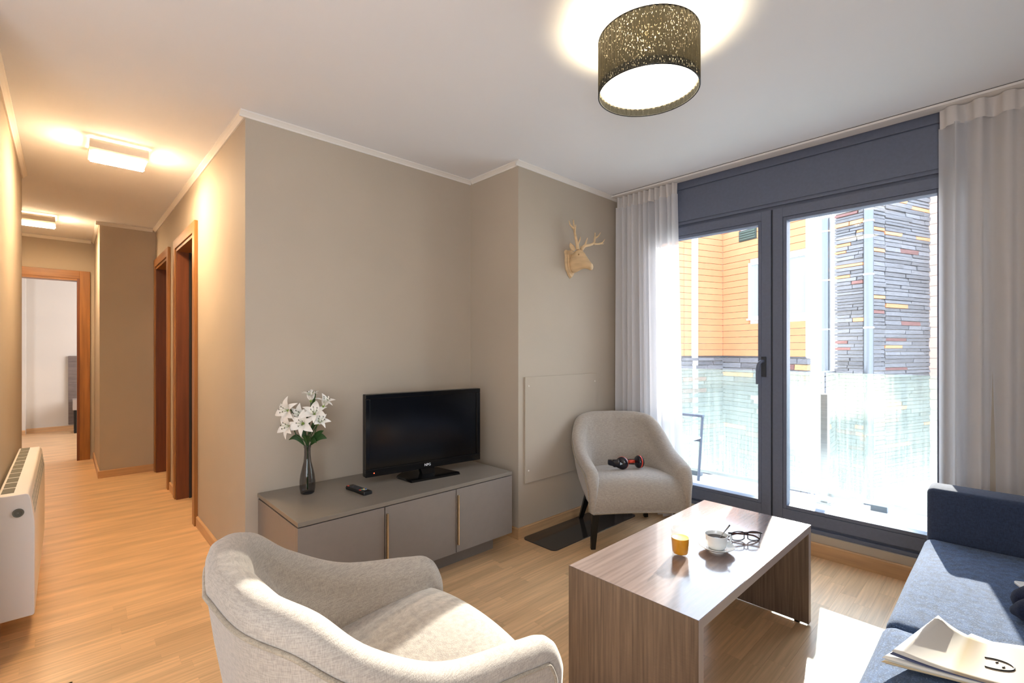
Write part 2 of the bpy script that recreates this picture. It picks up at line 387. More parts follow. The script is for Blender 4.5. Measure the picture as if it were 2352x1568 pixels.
M['shade'] = shade_mat()

# ------------------------------------------------------------------ the room shell
H = 2.455
XC = 0.675      # living-side wall of the corridor
YT = 2.72       # wall behind the television
XR, YD = 2.147, 2.218   # projecting chimney breast with the deer head
XW = 3.26       # window wall
struct('floor', box(-2.3, 3.5, -0.95, 10.2, -0.12, -0.0012), M['joint'])
struct('ceiling', box(-2.3, 3.5, -0.95, 10.2, H, H + 0.15), M['ceiling'])
struct('wall_tv', box(XC, XR, YT, YT + 0.10, -0.006, H), M['wall'])
struct('wall_chimney', box(XR, 3.5, YD, YT + 0.10, -0.006, H), M['wall'])
struct('wall_right', box(-2.3, 3.5, -0.95, -0.85, -0.006, H), M['wall'])
struct('wall_behind', box(-2.3, -2.2, -0.85, 2.4, -0.006, H), M['wall_light'])
struct('wall_kitchen', box(-2.3, -0.22, 2.4, 2.5, -0.006, H), M['wall'])
struct('wall_left', box(-0.32, -0.22, 2.5, 4.75, -0.006, H), M['wall'])
struct('wall_alcove', box(-1.6, -0.32, 4.65, 4.75, -0.006, H), M['wall'])
struct('wall_hall_side', box(-1.6, -1.5, 4.75, 7.15, -0.006, H), M['wall'])
D1 = (3.985, 4.745, 2.065); D2 = (5.165, 5.925, 2.065)
w = MB()
w.box(XC, XC + 0.12, YT + 0.10, D1[0], -0.006, H).box(XC, XC + 0.12, D1[0], D1[1], D1[2], H).box(XC, XC + 0.12, D1[1], D2[0], -0.006, H)
w.box(XC, XC + 0.12, D2[0], D2[1], D2[2], H).box(XC, XC + 0.12, D2[1], 6.02, -0.006, H)
struct('wall_corridor', w, M['wall'])
struct('wall_step', box(0.24, 2.4, 6.02, 7.15, -0.006, H), M['wall'])
w = MB(); w.box(-1.6, -0.66, 7.15, 7.25, -0.006, H).box(-0.66, 0.125, 7.15, 7.25, 2.025, H).box(0.125, 2.4, 7.15, 7.25, -0.006, H)
struct('wall_corridor_end', w, M['wall'])
struct('wall_side_rooms', box(2.3, 2.4, YT + 0.10, 6.02, -0.006, H), M['wall_light'])
struct('wall_bedroom_far', box(-2.2, 2.4, 9.95, 10.05, -0.006, H), M['wall_light'])
w = MB(); w.box(-2.2, -0.415, 9.80, 9.95, -0.006, H)
struct('wall_bedroom_pier', w, M['wall_light'])
struct('wall_bedroom_left', box(-2.3, -2.2, 7.25, 9.95, -0.006, H), M['wall_light'])
struct('wall_bedroom_right', box(2.4, 2.5, 2.8, 10.05, -0.006, H), M['wall_light'])
# window wall with its opening
OY0, OY1, OZ0 = 0.14, 1.98, 0.128
w = MB(); w.box(XW, XW + 0.24, -0.85, OY0, -0.006, H).box(XW, XW + 0.24, OY1, YD, -0.006, H).box(XW, XW + 0.24, OY0, OY1, -0.006, OZ0)
struct('wall_window', w, M['wall'])

def cornice(name, x0, y0, x1, y1, nx, ny):
    """small cove moulding along a wall line; (nx, ny) points into the room"""
    prof = [(0, -0.0004), (0.028, -0.0004), (0.028, -0.006), (0.020, -0.012), (0.010, -0.022), (0.007, -0.030), (0, -0.030)]
    a = Vector((x0, y0, H)); b = Vector((x1, y1, H)); n = Vector((nx, ny, 0))
    m = MB(); m.loft([[p + n * u + Vector((0, 0, v)) for u, v in prof] for p in (a, b)])
    return struct(name, m, M['cornice'])
def skirting(name, x0, y0, x1, y1, nx, ny, h=0.07, t=0.013):
    prof = [(0, 0), (t, 0), (t, h - 0.006), (t - 0.005, h), (0, h)]
    a = Vector((x0, y0, 0)); b = Vector((x1, y1, 0)); n = Vector((nx, ny, 0))
    m = MB(); m.loft([[p + n * u + Vector((0, 0, v)) for u, v in prof] for p in (a, b)])
    return struct(name, m, M['oak_base'])
k = 0
for a in ((XC - 0.028, YT, XR, YT, 0, -1), (XR, YD, XR, YT - 0.028, -1, 0), (XR - 0.028, YD, XW, YD, 0, -1), (XC, YT, XC, 6.02, -1, 0),
          (0.24 - 0.028, 6.02, XC - 0.028, 6.02, 0, -1), (0.24, 6.02, 0.24, 7.15, -1, 0), (-1.5, 7.15, 0.212, 7.15, 0, -1), (-0.22, 2.5, -0.22, 4.75, 1, 0)):
    k += 1; cornice('trim_%d' % k, *a)
skirting('baseboard_tv', XC, YT, XR, YT, 0, -1)
skirting('baseboard_return', XR, YD - 0.013, XR, YT, -1, 0)
skirting('baseboard_chimney', XR, YD, XW, YD, 0, -1)
skirting('baseboard_window', XW, -0.85, XW, YD, -1, 0, h=0.082)
skirting('baseboard_corridor', XC, YT - 0.013, XC, D1[0] - 0.076, -1, 0)
skirting('baseboard_corridor_mid', XC, D1[1] + 0.076, XC, D2[0] - 0.076, -1, 0)
skirting('baseboard_step', 0.24 - 0.013, 6.02, XC, 6.02, 0, -1)
skirting('baseboard_step_side', 0.24, 6.02, 0.24, 7.15, -1, 0)
skirting('baseboard_left', -0.22, 2.5, -0.22, 4.75, 1, 0)
skirting('baseboard_bedroom', -0.415, 9.95, 2.3, 9.95, 0, -1)
skirting('baseboard_bedroom_pier', -1.0, 9.80, -0.415, 9.80, 0, -1)

# ------------------------------------------------------------------ floor strips
FLOOR = bpy.data.objects['floor']
SW = 0.068
def plank_mesh(L):
    m = MB(); g = 0.0002
    m.box(-L / 2 + g, L / 2 - g, -SW / 2 + g, SW / 2 - g, -0.0012, 0.0)
    return m.mesh('plank', M['oak'])
PLM = {l: plank_mesh(l) for l in (0.30, 0.38, 0.46, 0.54, 0.62)}
far_m = MB()
nplank = 0
y = 0.20
rowi = 0
while y < 10.0:
    near = y < 3.72
    x0, x1 = (0.10, 3.26) if y < 2.5 else ((-0.30, 0.90) if y < 4.6 else ((-1.3, 1.0) if y < 7.2 else (-1.2, 1.2)))
    if 2.5 <= y < 2.75: x0, x1 = -0.3, 2.16
    x = x0 - random.random() * 0.4
    while x < x1:
        L_ = random.choice((0.30, 0.38, 0.46, 0.54, 0.62)) if near else random.choice((0.46, 0.62, 0.8))
        if near and nplank < 300:
            o = bpy.data.objects.new('plank', PLM[L_]); COL.objects.link(o); o.parent = FLOOR
            o.location = (x + L_ / 2, y + SW / 2, 0); nplank += 1
        else:
            far_m.box(x + 0.0001, x + L_ - 0.0001, y + 0.0001, y + SW - 0.0001, -0.0012, 0.0)
        x += L_
    y += SW; rowi += 1
oak_far = mat('oak_strip_far', '#d8b083', 0.32, var=0.2, scale=(2.2, 15, 15), spec=0.5, detail=6)
fo = far_m.build('plank_run', oak_far, FLOOR); fo['kind'] = 'stuff'
fm = MB(); fm.box(-2.2, 0.02, -0.85, 2.4, -0.0012, 0.0).box(0.02, 3.26, -0.85, 0.2, -0.0012, 0.0).box(0.9, 2.3, 2.82, 6.02, -0.0012, 0.0)
fo = fm.build('plank_field', oak_far, FLOOR); fo['kind'] = 'stuff'

# ------------------------------------------------------------------ doors of the corridor
def corridor_door(name, d, leaf):
    y0, y1, zt = d
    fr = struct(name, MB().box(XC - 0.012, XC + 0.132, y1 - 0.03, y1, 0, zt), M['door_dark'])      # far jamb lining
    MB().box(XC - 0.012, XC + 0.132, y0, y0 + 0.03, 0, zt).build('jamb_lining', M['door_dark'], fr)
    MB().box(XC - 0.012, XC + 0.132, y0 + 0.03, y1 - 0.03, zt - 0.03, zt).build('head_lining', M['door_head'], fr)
    for a, b in ((y0 - 0.07, y0 + 0.008), (y1 - 0.008, y1 + 0.07)):
        MB().box(XC - 0.022, XC, a, b, 0, zt + 0.07).build('architrave', M['door_wood'], fr, bevel=0.003)
    MB().box(XC - 0.022, XC, y0 + 0.008, y1 - 0.008, zt - 0.008, zt + 0.07).build('head_architrave', M['door_head'], fr, bevel=0.003)
    MB().box(XC + 0.075, XC + 0.09, y1 - 0.045, y1 - 0.03, 0, zt - 0.03).build('door_stop', M['groove'], fr)
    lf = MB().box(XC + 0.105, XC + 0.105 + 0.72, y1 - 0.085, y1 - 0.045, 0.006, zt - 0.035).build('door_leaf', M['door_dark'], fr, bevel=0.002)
    for z in (1.92, 1.05, 0.21):
        h = MB().box(XC + 0.108, XC + 0.135, y1 - 0.0885, y1 - 0.085, z - 0.055, z + 0.055).build('hinge', M['chrome'], lf)
    return fr
corridor_door('door_1', D1, True)
corridor_door('door_2', D2, True)
# bedroom doorway
f = struct('door_3', MB().box(0.095, 0.125, 7.13, 7.27, 0, 2.025), M['door_dark'])
MB().box(-0.66, -0.63, 7.13, 7.27, 0, 2.025).build('jamb_lining', M['door_dark'], f)
MB().box(-0.63, 0.095, 7.13, 7.27, 1.995, 2.025).build('head_lining', M['door_head'], f)
MB().box(0.117, 0.205, 7.125, 7.15, 0, 2.105).build('architrave', M['door_wood'], f, bevel=0.003)
MB().box(-0.74, -0.652, 7.125, 7.15, 0, 2.105).build('architrave', M['door_wood'], f, bevel=0.003)
MB().box(-0.652, 0.117, 7.125, 7.15, 2.017, 2.105).build('head_architrave', M['door_head'], f, bevel=0.003)

# ------------------------------------------------------------------ the window: shutter box, frame, two sashes
WIN = struct('window_1', MB().box(3.30, 3.40, 0.14, 0.215, OZ0, 2.15).box(3.30, 3.40, 1.93, OY1, OZ0, 2.15).box(3.30, 3.40, 0.215, 1.93, OZ0, 0.175).box(3.30, 3.40, 0.215, 1.93, 2.115, 2.15), M['grey_alu'])
MB().box(3.275, 3.30, 0.13, 1.99, 0.118, 0.150).build('sill_profile', M['grey_alu'], WIN, bevel=0.002)
MB().box(3.285, 3.50, OY0, OY1, 2.150, H).build('shutter_box', M['grey_alu'], WIN)
MB().box(3.272, 3.285, OY0, OY1, 2.400, H).build('box_lip', M['grey_alu'], WIN, bevel=0.002)
MB().box(3.279, 3.285, OY0, OY1, 2.165, 2.395).build('box_panel', M['grey_alu'], WIN, bevel=0.002)
MB().box(3.277, 3.285, OY0, OY1, 2.142, 2.156).build('box_strip', M['grey_alu'], WIN, bevel=0.001)
def sash(name, y0, y1, gy0, gy1, z0, z1, gz0, gz1):
    m = MB()
    X0, X1 = 3.285, 3.355
    m.box(X0, X1, y0, gy0 - 0.022, z0, z1).box(X0, X1, gy1 + 0.022, y1, z0, z1).box(X0, X1, gy0 - 0.022, gy1 + 0.022, z0, gz0 - 0.022).box(X0, X1, gy0 - 0.022, gy1 + 0.022, gz1 + 0.022, z1)
    s = m.build(name, M['grey_alu'], WIN, bevel=0.0015)
    X0 = 3.2875
    b = MB(); e = 0.0208
    b.box(X0, X1, gy0 - e, gy0, gz0 - e, gz1 + e).box(X0, X1, gy1, gy1 + e, gz0 - e, gz1 + e).box(X0, X1, gy0, gy1, gz0 - e, gz0).box(X0, X1, gy0, gy1, gz1, gz1 + e)
    b.build('glazing_bead', M['grey_alu'], s, bevel=0.002)
    g = MB(); g.box(3.318, 3.324, gy0 - 0.004, gy1 + 0.004, gz0 - 0.004, gz1 + 0.004)
    g.build('pane', M['window_glass'], s)
    return s
sash('right_sash', 0.205, 1.061, 0.277, 0.981, 0.165, 2.125, 0.257, 2.043)
SL = sash('left_sash', 1.071, 1.94, 1.150, 1.868, 0.165, 2.125, 0.257, 2.043)
MB().box(3.296, 3.35, 1.0605, 1.0715, 0.165, 2.125).build('sash_gap', M['grey_dark'], WIN)
hb = MB().box(3.277, 3.2855, 1.098, 1.128, 1.055, 1.185).build('handle_plate', M['grey_dark'], SL, bevel=0.002)
hd = MB(); hd.tube(smooth_path([(3.277, 1.113, 1.155), (3.245, 1.115, 1.155), (3.235, 1.128, 1.135), (3.235, 1.136, 1.09), (3.238, 1.137, 1.01)], 5), [0.010] * 5 + [0.011] * 10 + [0.009] * 6, n=10)
hd.build('handle_lever', M['grey_alu'], SL, smooth=True)

# curtain rail on the ceiling
T = thing('curtain_rail', 'long white two-channel curtain rail fixed to the ceiling above the window', 'curtain rail', (3.21, 0.9, H))
MB().box(-0.055, -0.012, -1.75, 1.31, -0.016, -0.004).build('front_channel', M['white_enamel'], T, bevel=0.001)
MB().box(-0.010, 0.033, -1.75, 1.31, -0.014, -0.004).build('rear_channel', M['white_enamel'], T, bevel=0.001)
MB().box(-0.050, 0.030, -1.74, 1.30, -0.004, 0.0).build('gap_shade_strip', M['groove'], T)  # dark strip painted in as the shaded gap between rail and ceiling

# ------------------------------------------------------------------ curtains
def curtain(name, label, y_out, y_in, seed, n, loc_y, lean):
    """voile panel from y_out (wall side) to y_in (window side)"""
    rnd = random.Random(seed)
    T = thing(name, label, 'curtain', (3.205, loc_y, 0), 0, 'white voile curtains')
    ph = [rnd.uniform(0, 2 * PI) for _ in range(6)]
    fr = [n + rnd.uniform(-1.5, 1.5) for _ in range(6)]
    W = y_in - y_out
    def off(u, z):
        k = 1 - z / H
        a = 0.020 + 0.016 * k
        s = a * math.sin(2 * PI * n * u + ph[0] + 0.9 * math.sin(2 * PI * 1.3 * u + ph[1]))
        s += (0.012 + 0.010 * k) * math.sin(2 * PI * fr[2] * 0.43 * u + ph[2] + 0.7 * k)
        s += 0.006 * math.sin(2 * PI * fr[3] * 2.1 * u + ph[3])
        return s
    def fn(u, v):
        z = 0.012 + v * (H - 0.115)
        k = 1 - z / H
        y = y_out + W * u + lean * u * k + 0.010 * math.sin(2 * PI * n * u + ph[4])
        return (off(u, z) + 0.012 * k, y - loc_y, z)
    MB().grid(fn, 150, 44).build('voile', M['sheer'], T, smooth=True)
    def fh(u, v):
        z = H - 0.110 + v * 0.092
        s = 0.017 * math.copysign(abs(math.sin(2 * PI * n * u + ph[0])) ** 0.5, math.sin(2 * PI * n * u + ph[0]))
        s = s * (0.55 + 0.45 * v) + off(u, z) * (1 - v) * 0.5
        return (s, y_out + W * u - loc_y, z)
    MB().grid(fh, 170, 6).build('header_tape', M['sheer_tape'], T, smooth=True)
    return T
curtain('curtain', 'white voile curtain drawn back beside the deer head wall', 2.185, 1.675, 3, 11, 1.93, -0.045)
curtain('curtain', 'white voile curtain hanging behind the blue sofa arm', -0.62, 0.262, 8, 9, -0.2, 0.0)

# ------------------------------------------------------------------ ceiling drum lamp
LX, LY = 1.60, 0.95
def drum_lamp(loc, label, group=None, power=14.0):
    T = thing('drum_lamp', label, 'ceiling lamp', loc)
    R, h0, h1 = 0.182, -0.255, -0.055
    m = MB(); n = 162; rings = []
    for z in (h0, h0 + 0.1, h1):
        rings.append([((R + (0.0030 if k % 3 else 0)) * math.cos(2 * PI * k / n), (R + (0.0030 if k % 3 else 0)) * math.sin(2 * PI * k / n), z) for k in range(n)])
    m.loft(rings, True, False)
    m.build('shade', M['shade'], T)
    for z in (h0, h1):
        rp = [((R + 0.001) * math.cos(2 * PI * k / 64), (R + 0.001) * math.sin(2 * PI * k / 64), z) for k in range(65)]
        MB().tube(rp, 0.0028, n=6).build('shade_ring', M['black_plastic'], T, smooth=True)
    MB().lathe([(0.001, h0 + 0.028), (R - 0.004, h0 + 0.028), (R - 0.004, h0 + 0.032), (0.001, h0 + 0.032)], n=64).build('diffuser', M['lamp_diffuser'], T)
    for k in range(3):
        a = k * 2 * PI / 3 + 0.4
        MB().tube([(0, 0, -0.06), (R * math.cos(a), R * math.sin(a), -0.06)], 0.002, n=5).build('spider_arm', M['white_metal'], T)
    MB().lathe([(0.0, -0.03), (0.05, -0.03), (0.055, 0.0), (0.0, 0.0)], n=32).build('ceiling_cap', M['white_metal'], T, smooth=True, angle=30)
    MB().lathe([(0.001, -0.09), (0.012, -0.09), (0.012, -0.03), (0.001, -0.03)], n=16).build('lamp_holder', M['white_metal'], T)
    d = bpy.data.lights.new('drum_bulb', 'POINT'); d.energy = power; d.color = (1.0, 0.80, 0.50); d.shadow_soft_size = 0.03
    b = bpy.data.objects.new('bulb_light', d); COL.objects.link(b); b.parent = T; b.location = (0, 0, -0.115)
    return T
drum_lamp((LX, LY, H), 'black ribbon drum lamp glowing on the living room ceiling')

# corridor ceiling lamps
def hall_lamp(loc, label):
    T = thing('ceiling_lamp', label, 'ceiling lamp', loc, 0, 'corridor ceiling lights')
    pr = [(-0.115, -0.012), (-0.118, -0.03), (-0.115, -0.062), (-0.100, -0.078), (-0.096, -0.078), (-0.108, -0.060), (-0.108, -0.012)]
    for s in (1, -1):
        m = MB(); m.loft([[(x, s * a, b) for a, b in pr] for x in (-0.135, 0.135)])
        m.build('side_cover', M['white_metal'], T)
    MB().box(-0.128, 0.128, -0.100, 0.100, -0.086, -0.036).build('diffuser', M['hall_diffuser'], T, bevel=0.004)
    for sx in (-1, 1):
        MB().box(sx * 0.1315 - 0.0025, sx * 0.1315 + 0.0025, -0.108, 0.108, -0.063, -0.012).build('end_cap', M['white_metal'], T)
    MB().box(-0.11, 0.11, -0.085, 0.085, -0.036, 0.0).build('mounting_plate', M['white_metal'], T)
    return T
hall_lamp((0.236, 3.74, H), 'white rectangular ceiling light glowing nearer in the corridor')
hall_lamp((-0.20, 6.12, H), 'white rectangular ceiling light farther off near the bedroom door')

# ------------------------------------------------------------------ television unit
TU = thing('tv_unit', 'long taupe lacquered low cabinet standing under the television', 'cabinet', (1.365, 2.41, 0))
ox, oy = 1.365, 2.41
def tub(x0, x1, y0, y1, z0, z1): return MB().box(x0 - ox, x1 - ox, y0 - oy, y1 - oy, z0, z1)
tub(0.73, 2.0, 2.145, 2.70, 0.108, 0.455).build('carcass', M['taupe'], TU)
tub(0.73, 2.0, 2.120, 2.712, 0.462, 0.482).build('top', M['taupe_top'], TU, bevel=0.0015)
tub(0.735, 1.995, 2.150, 2.70, 0.455, 0.462).build('shadow_gap', M['groove'], TU)
tub(0.80, 1.93, 2.22, 2.70, 0.0, 0.108).build('plinth', M['taupe'], TU)
for a, b, hn in ((0.73, 1.1405, False), (1.1455, 1.5735, True), (1.5785, 2.0, True)):
    dr = tub(a, b, 2.122, 2.145, 0.106, 0.457).build('door', M['taupe'], TU, bevel=0.001)
    if hn: tub(a + 0.003, a + 0.011, 2.108, 2.122, 0.150, 0.425).build('handle', M['brass'], dr, bevel=0.001)
tub(1.1405, 1.1455, 2.135, 2.146, 0.106, 0.457).build('door_gap', M['groove'], TU)
tub(1.5735, 1.5785, 2.135, 2.146, 0.106, 0.457).build('door_gap', M['groove'], TU)

# television
TV = thing('television', 'black flat screen television standing on the taupe cabinet', 'television', (1.575, 2.41, 0.482), math.radians(-6.5))
W2, ZB, ZT = 0.375, 0.042, 0.500
MB().box(-W2, W2, 0.012, 0.045, ZB, ZT).box(-0.25, 0.25, 0.045, 0.075, ZB + 0.06, ZT - 0.08).build('back_shell', M['black_plastic'], TV, bevel=0.004)
m = MB(); bz = 0.026
m.box(-W2, W2, -0.004, 0.012, ZT - bz, ZT).box(-W2, W2, -0.004, 0.012, ZB, ZB + 0.042).box(-W2, -W2 + bz, -0.004, 0.012, ZB + 0.042, ZT - bz).box(W2 - bz, W2, -0.004, 0.012, ZB + 0.042, ZT - bz)
BZ = m.build('bezel', M['black_gloss'], TV, bevel=0.003)
MB().box(-W2 + bz, W2 - bz, 0.004, 0.012, ZB + 0.042, ZT - bz).build('screen', M['screen'], TV)
tx = text_mesh('NPG', 0.021, M['white_print'], 'brand_lettering'); tx.parent = TV; tx.location = (0.0, -0.005, ZB + 0.021); tx.rotation_euler = (PI / 2, 0, 0)
MB().box(-W2 + 0.045, -W2 + 0.050, -0.0055, -0.004, ZB + 0.018, ZB + 0.023).build('standby_light', M['led'], TV)
m = MB(); m.prism([(-0.15, -0.105), (0.165, -0.105), (0.175, -0.09), (0.12, 0.10), (0.09, 0.11), (-0.12, 0.11), (-0.17, 0.06), (-0.175, 0.03)], lambda p: (p[0], p[1], 0.0), lambda p: (p[0] * 0.97, p[1] * 0.97, 0.011))
m.build('stand_base', M['black_gloss'], TV)
m = MB(); m.hexa([(-0.035, -0.012, 0.010), (0.045, -0.012, 0.010), (0.045, 0.03, 0.010), (-0.035, 0.03, 0.010), (-0.05, 0.012, 0.08), (0.05, 0.012, 0.08), (0.05, 0.045, 0.08), (-0.05, 0.045, 0.08)])
m.build('stand_neck', M['black_gloss'], TV)

# remote control
RC = thing('remote_control', 'black remote control with coloured keys on the taupe cabinet', 'remote control', (1.128, 2.378, 0.482), math.radians(96))
m = MB(); m.loft([[(x, y * w_, z) for y, z in ((-0.024, 0.0), (0.024, 0.0), (0.026, 0.010), (0.022, 0.018), (-0.022, 0.018), (-0.026, 0.010))] for x, w_ in ((-0.092, 0.80), (-0.088, 1.0), (0.0, 0.95), (0.086, 0.98), (0.092, 0.8))])
m.build('body', M['black_plastic'], RC, bevel=0.002)
keym = mat('dark_grey_key', '#3a3a3c', 0.6)
for i in range(7):
    for j in range(3):
        MB().box(0.058 - i * 0.013 - 0.004, 0.058 - i * 0.013 + 0.003, (j - 1) * 0.013 - 0.004, (j - 1) * 0.013 + 0.004, 0.0178, 0.0195).build('key', keym, RC)
for j, c in enumerate(('#d8503f', '#6fae94', '#e7c27a', '#2f5aa0')):
    MB().box(-0.045, -0.036, (1.5 - j) * 0.0105 - 0.0042, (1.5 - j) * 0.0105 + 0.0042, 0.0178, 0.0205).build('colour_key', mat('remote_key_%s' % ('red', 'green', 'yellow', 'blue')[j], c, 0.5), RC)
MB().box(0.072, 0.082, 0.010, 0.020, 0.0178, 0.0205).build('power_key', mat('remote_power_key', '#d8503f', 0.5), RC)
MB().box(-0.056, -0.050, -0.016, 0.004, 0.0178, 0.0185).build('pale_legend', mat('remote_legend', '#b9bcbc', 0.6), RC)

# ------------------------------------------------------------------ vase with lilies
VX, VY, VZ = 0.921, 2.535, 0.482
V = thing('vase', 'slim smoked glass bottle vase with fluted base on the cabinet', 'vase', (VX, VY, VZ))
prof = [(0.001, 0.004), (0.028, 0.0), (0.034, 0.004), (0.037, 0.03), (0.0375, 0.06), (0.034, 0.095), (0.026, 0.135), (0.019, 0.165), (0.0158, 0.20), (0.0155, 0.235), (0.0175, 0.238), (0.018, 0.246), (0.0165, 0.250), (0.0140, 0.248)]
n = 36; rings = []
for r, z in prof:
    fl = 0.0012 if 0.01 < z < 0.12 else 0.0
    rings.append([((r + (fl if k % 2 else -fl)) * math.cos(2 * PI * k / n), (r + (fl if k % 2 else -fl)) * math.sin(2 * PI * k / n), z) for k in range(n)])
MB().loft(rings, True, False).build('glass_body', M['smoke_glass'], V, smooth=True)
MB().lathe([(0.0, 0.001), (0.030, 0.001), (0.033, 0.006), (0.0, 0.009)], n=36).build('thick_base', mat('dark_vase_base', '#3b3a3b', 0.1, spec=0.7), V, smooth=True)

RT = Vector((0.728, -0.685, 0))   # picture-right at this spot, used to lay the bouquet out
FW = Vector((-0.685, -0.728, 0))  # towards the room
def petal_mesh(L, W, curl, base_r=0.004):
    def fn(u, v):
        wv = W * (math.sin(PI * min(1, (v * 0.93 + 0.06))) ** 0.75) * (1 - 0.35 * v)
        x = (u - 0.5) * 2 * wv
        r = base_r + L * (0.30 * v + 0.72 * v ** 1.7) * 0.80
        z = L * (0.95 * v - (0.55 + curl) * v ** 2.4)
        z += 0.22 * W * abs((u - 0.5) * 2) ** 1.5 * (1 - v)
        return (r, x, z)
    return MB().grid(fn, 4, 9)
PET = [petal_mesh(0.074, 0.0225, 0.10).mesh('petal', M['petal'], True), petal_mesh(0.074, 0.0155, 0.25).mesh('petal', M['petal'], True)]
def lily(label, px, py, depth, tilt_r, tilt_f, closed, scale, leaves):
    """px: metres to picture-right of the vase axis, py: height above the rim, depth: towards the room"""
    T = thing('lily', label, 'flower', (VX, VY, VZ + 0.05), 0, 'white lilies in the smoked glass vase')
    head = RT * px + FW * depth + Vector((0, 0, 0.206 + py))
    d = (RT * tilt_r + FW * tilt_f + Vector((0, 0, 1.0 if tilt_f < 1 else 0.25))).normalized()
    q = d.to_track_quat('Z', 'X')
    bend = Vector((head.x * 0.04, head.y * 0.04, 0.195))
    pts = smooth_path([(0.003 * random.uniform(-1, 1), 0.003 * random.uniform(-1, 1), -0.03), bend, bend * 0.35 + head * 0.65 - Vector((0, 0, 0.012)), head - d * 0.012, head], 5)
    MB().tube(pts, 0.0028, n=6).build('stem', M['leaf'], T, smooth=True)
    for k in range(6):
        me = PET[k % 2]
        o = bpy.data.objects.new('petal', me); COL.objects.link(o); o.parent = T
        tilt = Matrix.Rotation(-closed + random.uniform(-0.12, 0.12), 4, 'Y')
        o.matrix_local = Matrix.Translation(head) @ q.to_matrix().to_4x4() @ Matrix.Rotation(k * PI / 3 + random.uniform(-0.12, 0.12), 4, 'Z') @ tilt @ Matrix.Scale(scale * 1.08, 4)
    MB().lathe([(0.0, -0.006), (0.005, -0.002), (0.007, 0.010), (0.0, 0.018)], n=10).turn(Matrix.Translation(head) @ q.to_matrix().to_4x4()).build('throat', M['petal_eye'], T, smooth=True)
    st = MB(); an = MB()
    for k in range(5):
        a = k * 2 * PI / 5 + 0.3
        tip = Vector((0.016 * math.cos(a), 0.016 * math.sin(a), 0.052))
        st.tube([(0, 0, 0.005), tip * 0.5 + Vector((0, 0, 0.006)), tip], 0.0008, n=4)
        an.tube([tip - Vector((0.003, 0, 0)), tip + Vector((0.004, 0.001, 0.001))], 0.0016, n=5)
    Q = Matrix.Translation(head) @ q.to_matrix().to_4x4()
    st.turn(Q).build('stamen', M['petal_eye'], T); an.turn(Q).build('anther', M['anther'], T)
    for (lx, lz, ld, ll, lw, droop) in leaves:
        a = RT * lx * 0.15 + Vector((0, 0, 0.19 + lz * 0.4)); b = RT * lx + FW * ld + Vector((0, 0, 0.20 + lz))
        side = ((b - a).cross(Vector((0, 0, 1))).normalized() * 0.55 + (b - a).cross(FW).normalized()).normalized()
        def fn(u, v, a=a, b=b, side=side, lw=lw, droop=droop):
            p = a.lerp(b, v) + Vector((0, 0, droop * math.sin(PI * v * 0.9)))
            return p + side * ((u - 0.5) * 2 * 1.25 * lw * math.sin(PI * min(1, v * 0.96 + 0.03)) ** 0.8) + Vector((0, 0, -0.004 * abs(u - 0.5)))
        MB().grid(fn, 2, 8).build('leaf', M['leaf'], T, smooth=True)
lily('white lily in full bloom at the far left of the bouquet', -0.088, 0.175, 0.01, -0.55, 1.1, 0.05, 1.08, [(-0.045, 0.085, 0.0, 0.1, 0.012, 0.02)])
lily('white lily bending low at the left of the bouquet', -0.075, 0.095, 0.02, -0.5, 1.2, 0.15, 1.0, [(-0.088, 0.022, 0.02, 0.1, 0.012, 0.035)])
lily('white lily partly hidden behind the two left blooms', -0.035, 0.150, -0.02, -0.2, 1.0, 0.3, 0.95, [(-0.02, 0.20, -0.01, 0.1, 0.010, 0.0)])
lily('white lily facing the room at the centre of the bouquet', -0.005, 0.112, 0.035, 0.05, 1.3, 0.0, 1.0, [(0.0, 0.05, 0.03, 0.1, 0.014, 0.02)])
lily('white lily wide open just right of the bouquet centre', 0.045, 0.150, 0.02, 0.35, 0.9, 0.1, 1.08, [(0.055, 0.17, -0.02, 0.1, 0.010, 0.0)])
lily('white lily highest of all in the smoked vase', 0.018, 0.222, 0.0, 0.05, 0.2, 0.55, 0.95, [(0.040, 0.285, -0.01, 0.1, 0.009, 0.0)])
lily('white lily upright at the upper right of the bouquet', 0.082, 0.195, 0.0, 0.5, 0.25, 0.5, 0.95, [(0.085, 0.075, 0.0, 0.1, 0.012, 0.01)])
lily('white lily drooping lowest at the right of the bouquet', 0.062, 0.105, 0.02, 0.85, 0.7, 0.45, 0.95, [(0.105, 0.030, 0.01, 0.12, 0.016, 0.03), (0.060, 0.010, 0.03, 0.1, 0.012, 0.03)])

# ------------------------------------------------------------------ deer head on the chimney breast
DH = thing('deer_head', 'pale carved wooden deer head with antlers mounted on the wall', 'wall decoration', (2.665, YD - 0.0015, 1.85))
def shield(s, y0, y1, name):
    half = [(0.0, -0.105), (0.022, -0.085), (0.05, -0.045), (0.060, 0.01), (0.058, 0.055), (0.066, 0.082), (0.050, 0.100), (0.025, 0.096), (0.0, 0.108)]
    poly = half + [(-x, z) for x, z in reversed(half[1:-1])]
    m = MB(); m.prism([(x * s, z * s) for x, z in poly], lambda p: (p[0], y0, p[1]), lambda p: (p[0] * 0.93, y1, p[1] * 0.93))
    return m.build(name, M['deer'], DH, bevel=0.002)
shield(1.0, 0.0, -0.018, 'shield'); shield(0.74, -0.018, -0.026, 'inner_plaque')
def loft_path(stations, n=14):
    m = MB(); rings = []
    for (x, y, z, rx, rz, ang) in stations:
        ca, sa = math.cos(ang), math.sin(ang)
        ring = []
        for k in range(n):
            a = 2 * PI * k / n
            u, v = rx * math.cos(a), rz * math.sin(a)
            ring.append((x + u, y - v * sa, z + v * ca))
        rings.append(ring)
    return m.loft(rings)
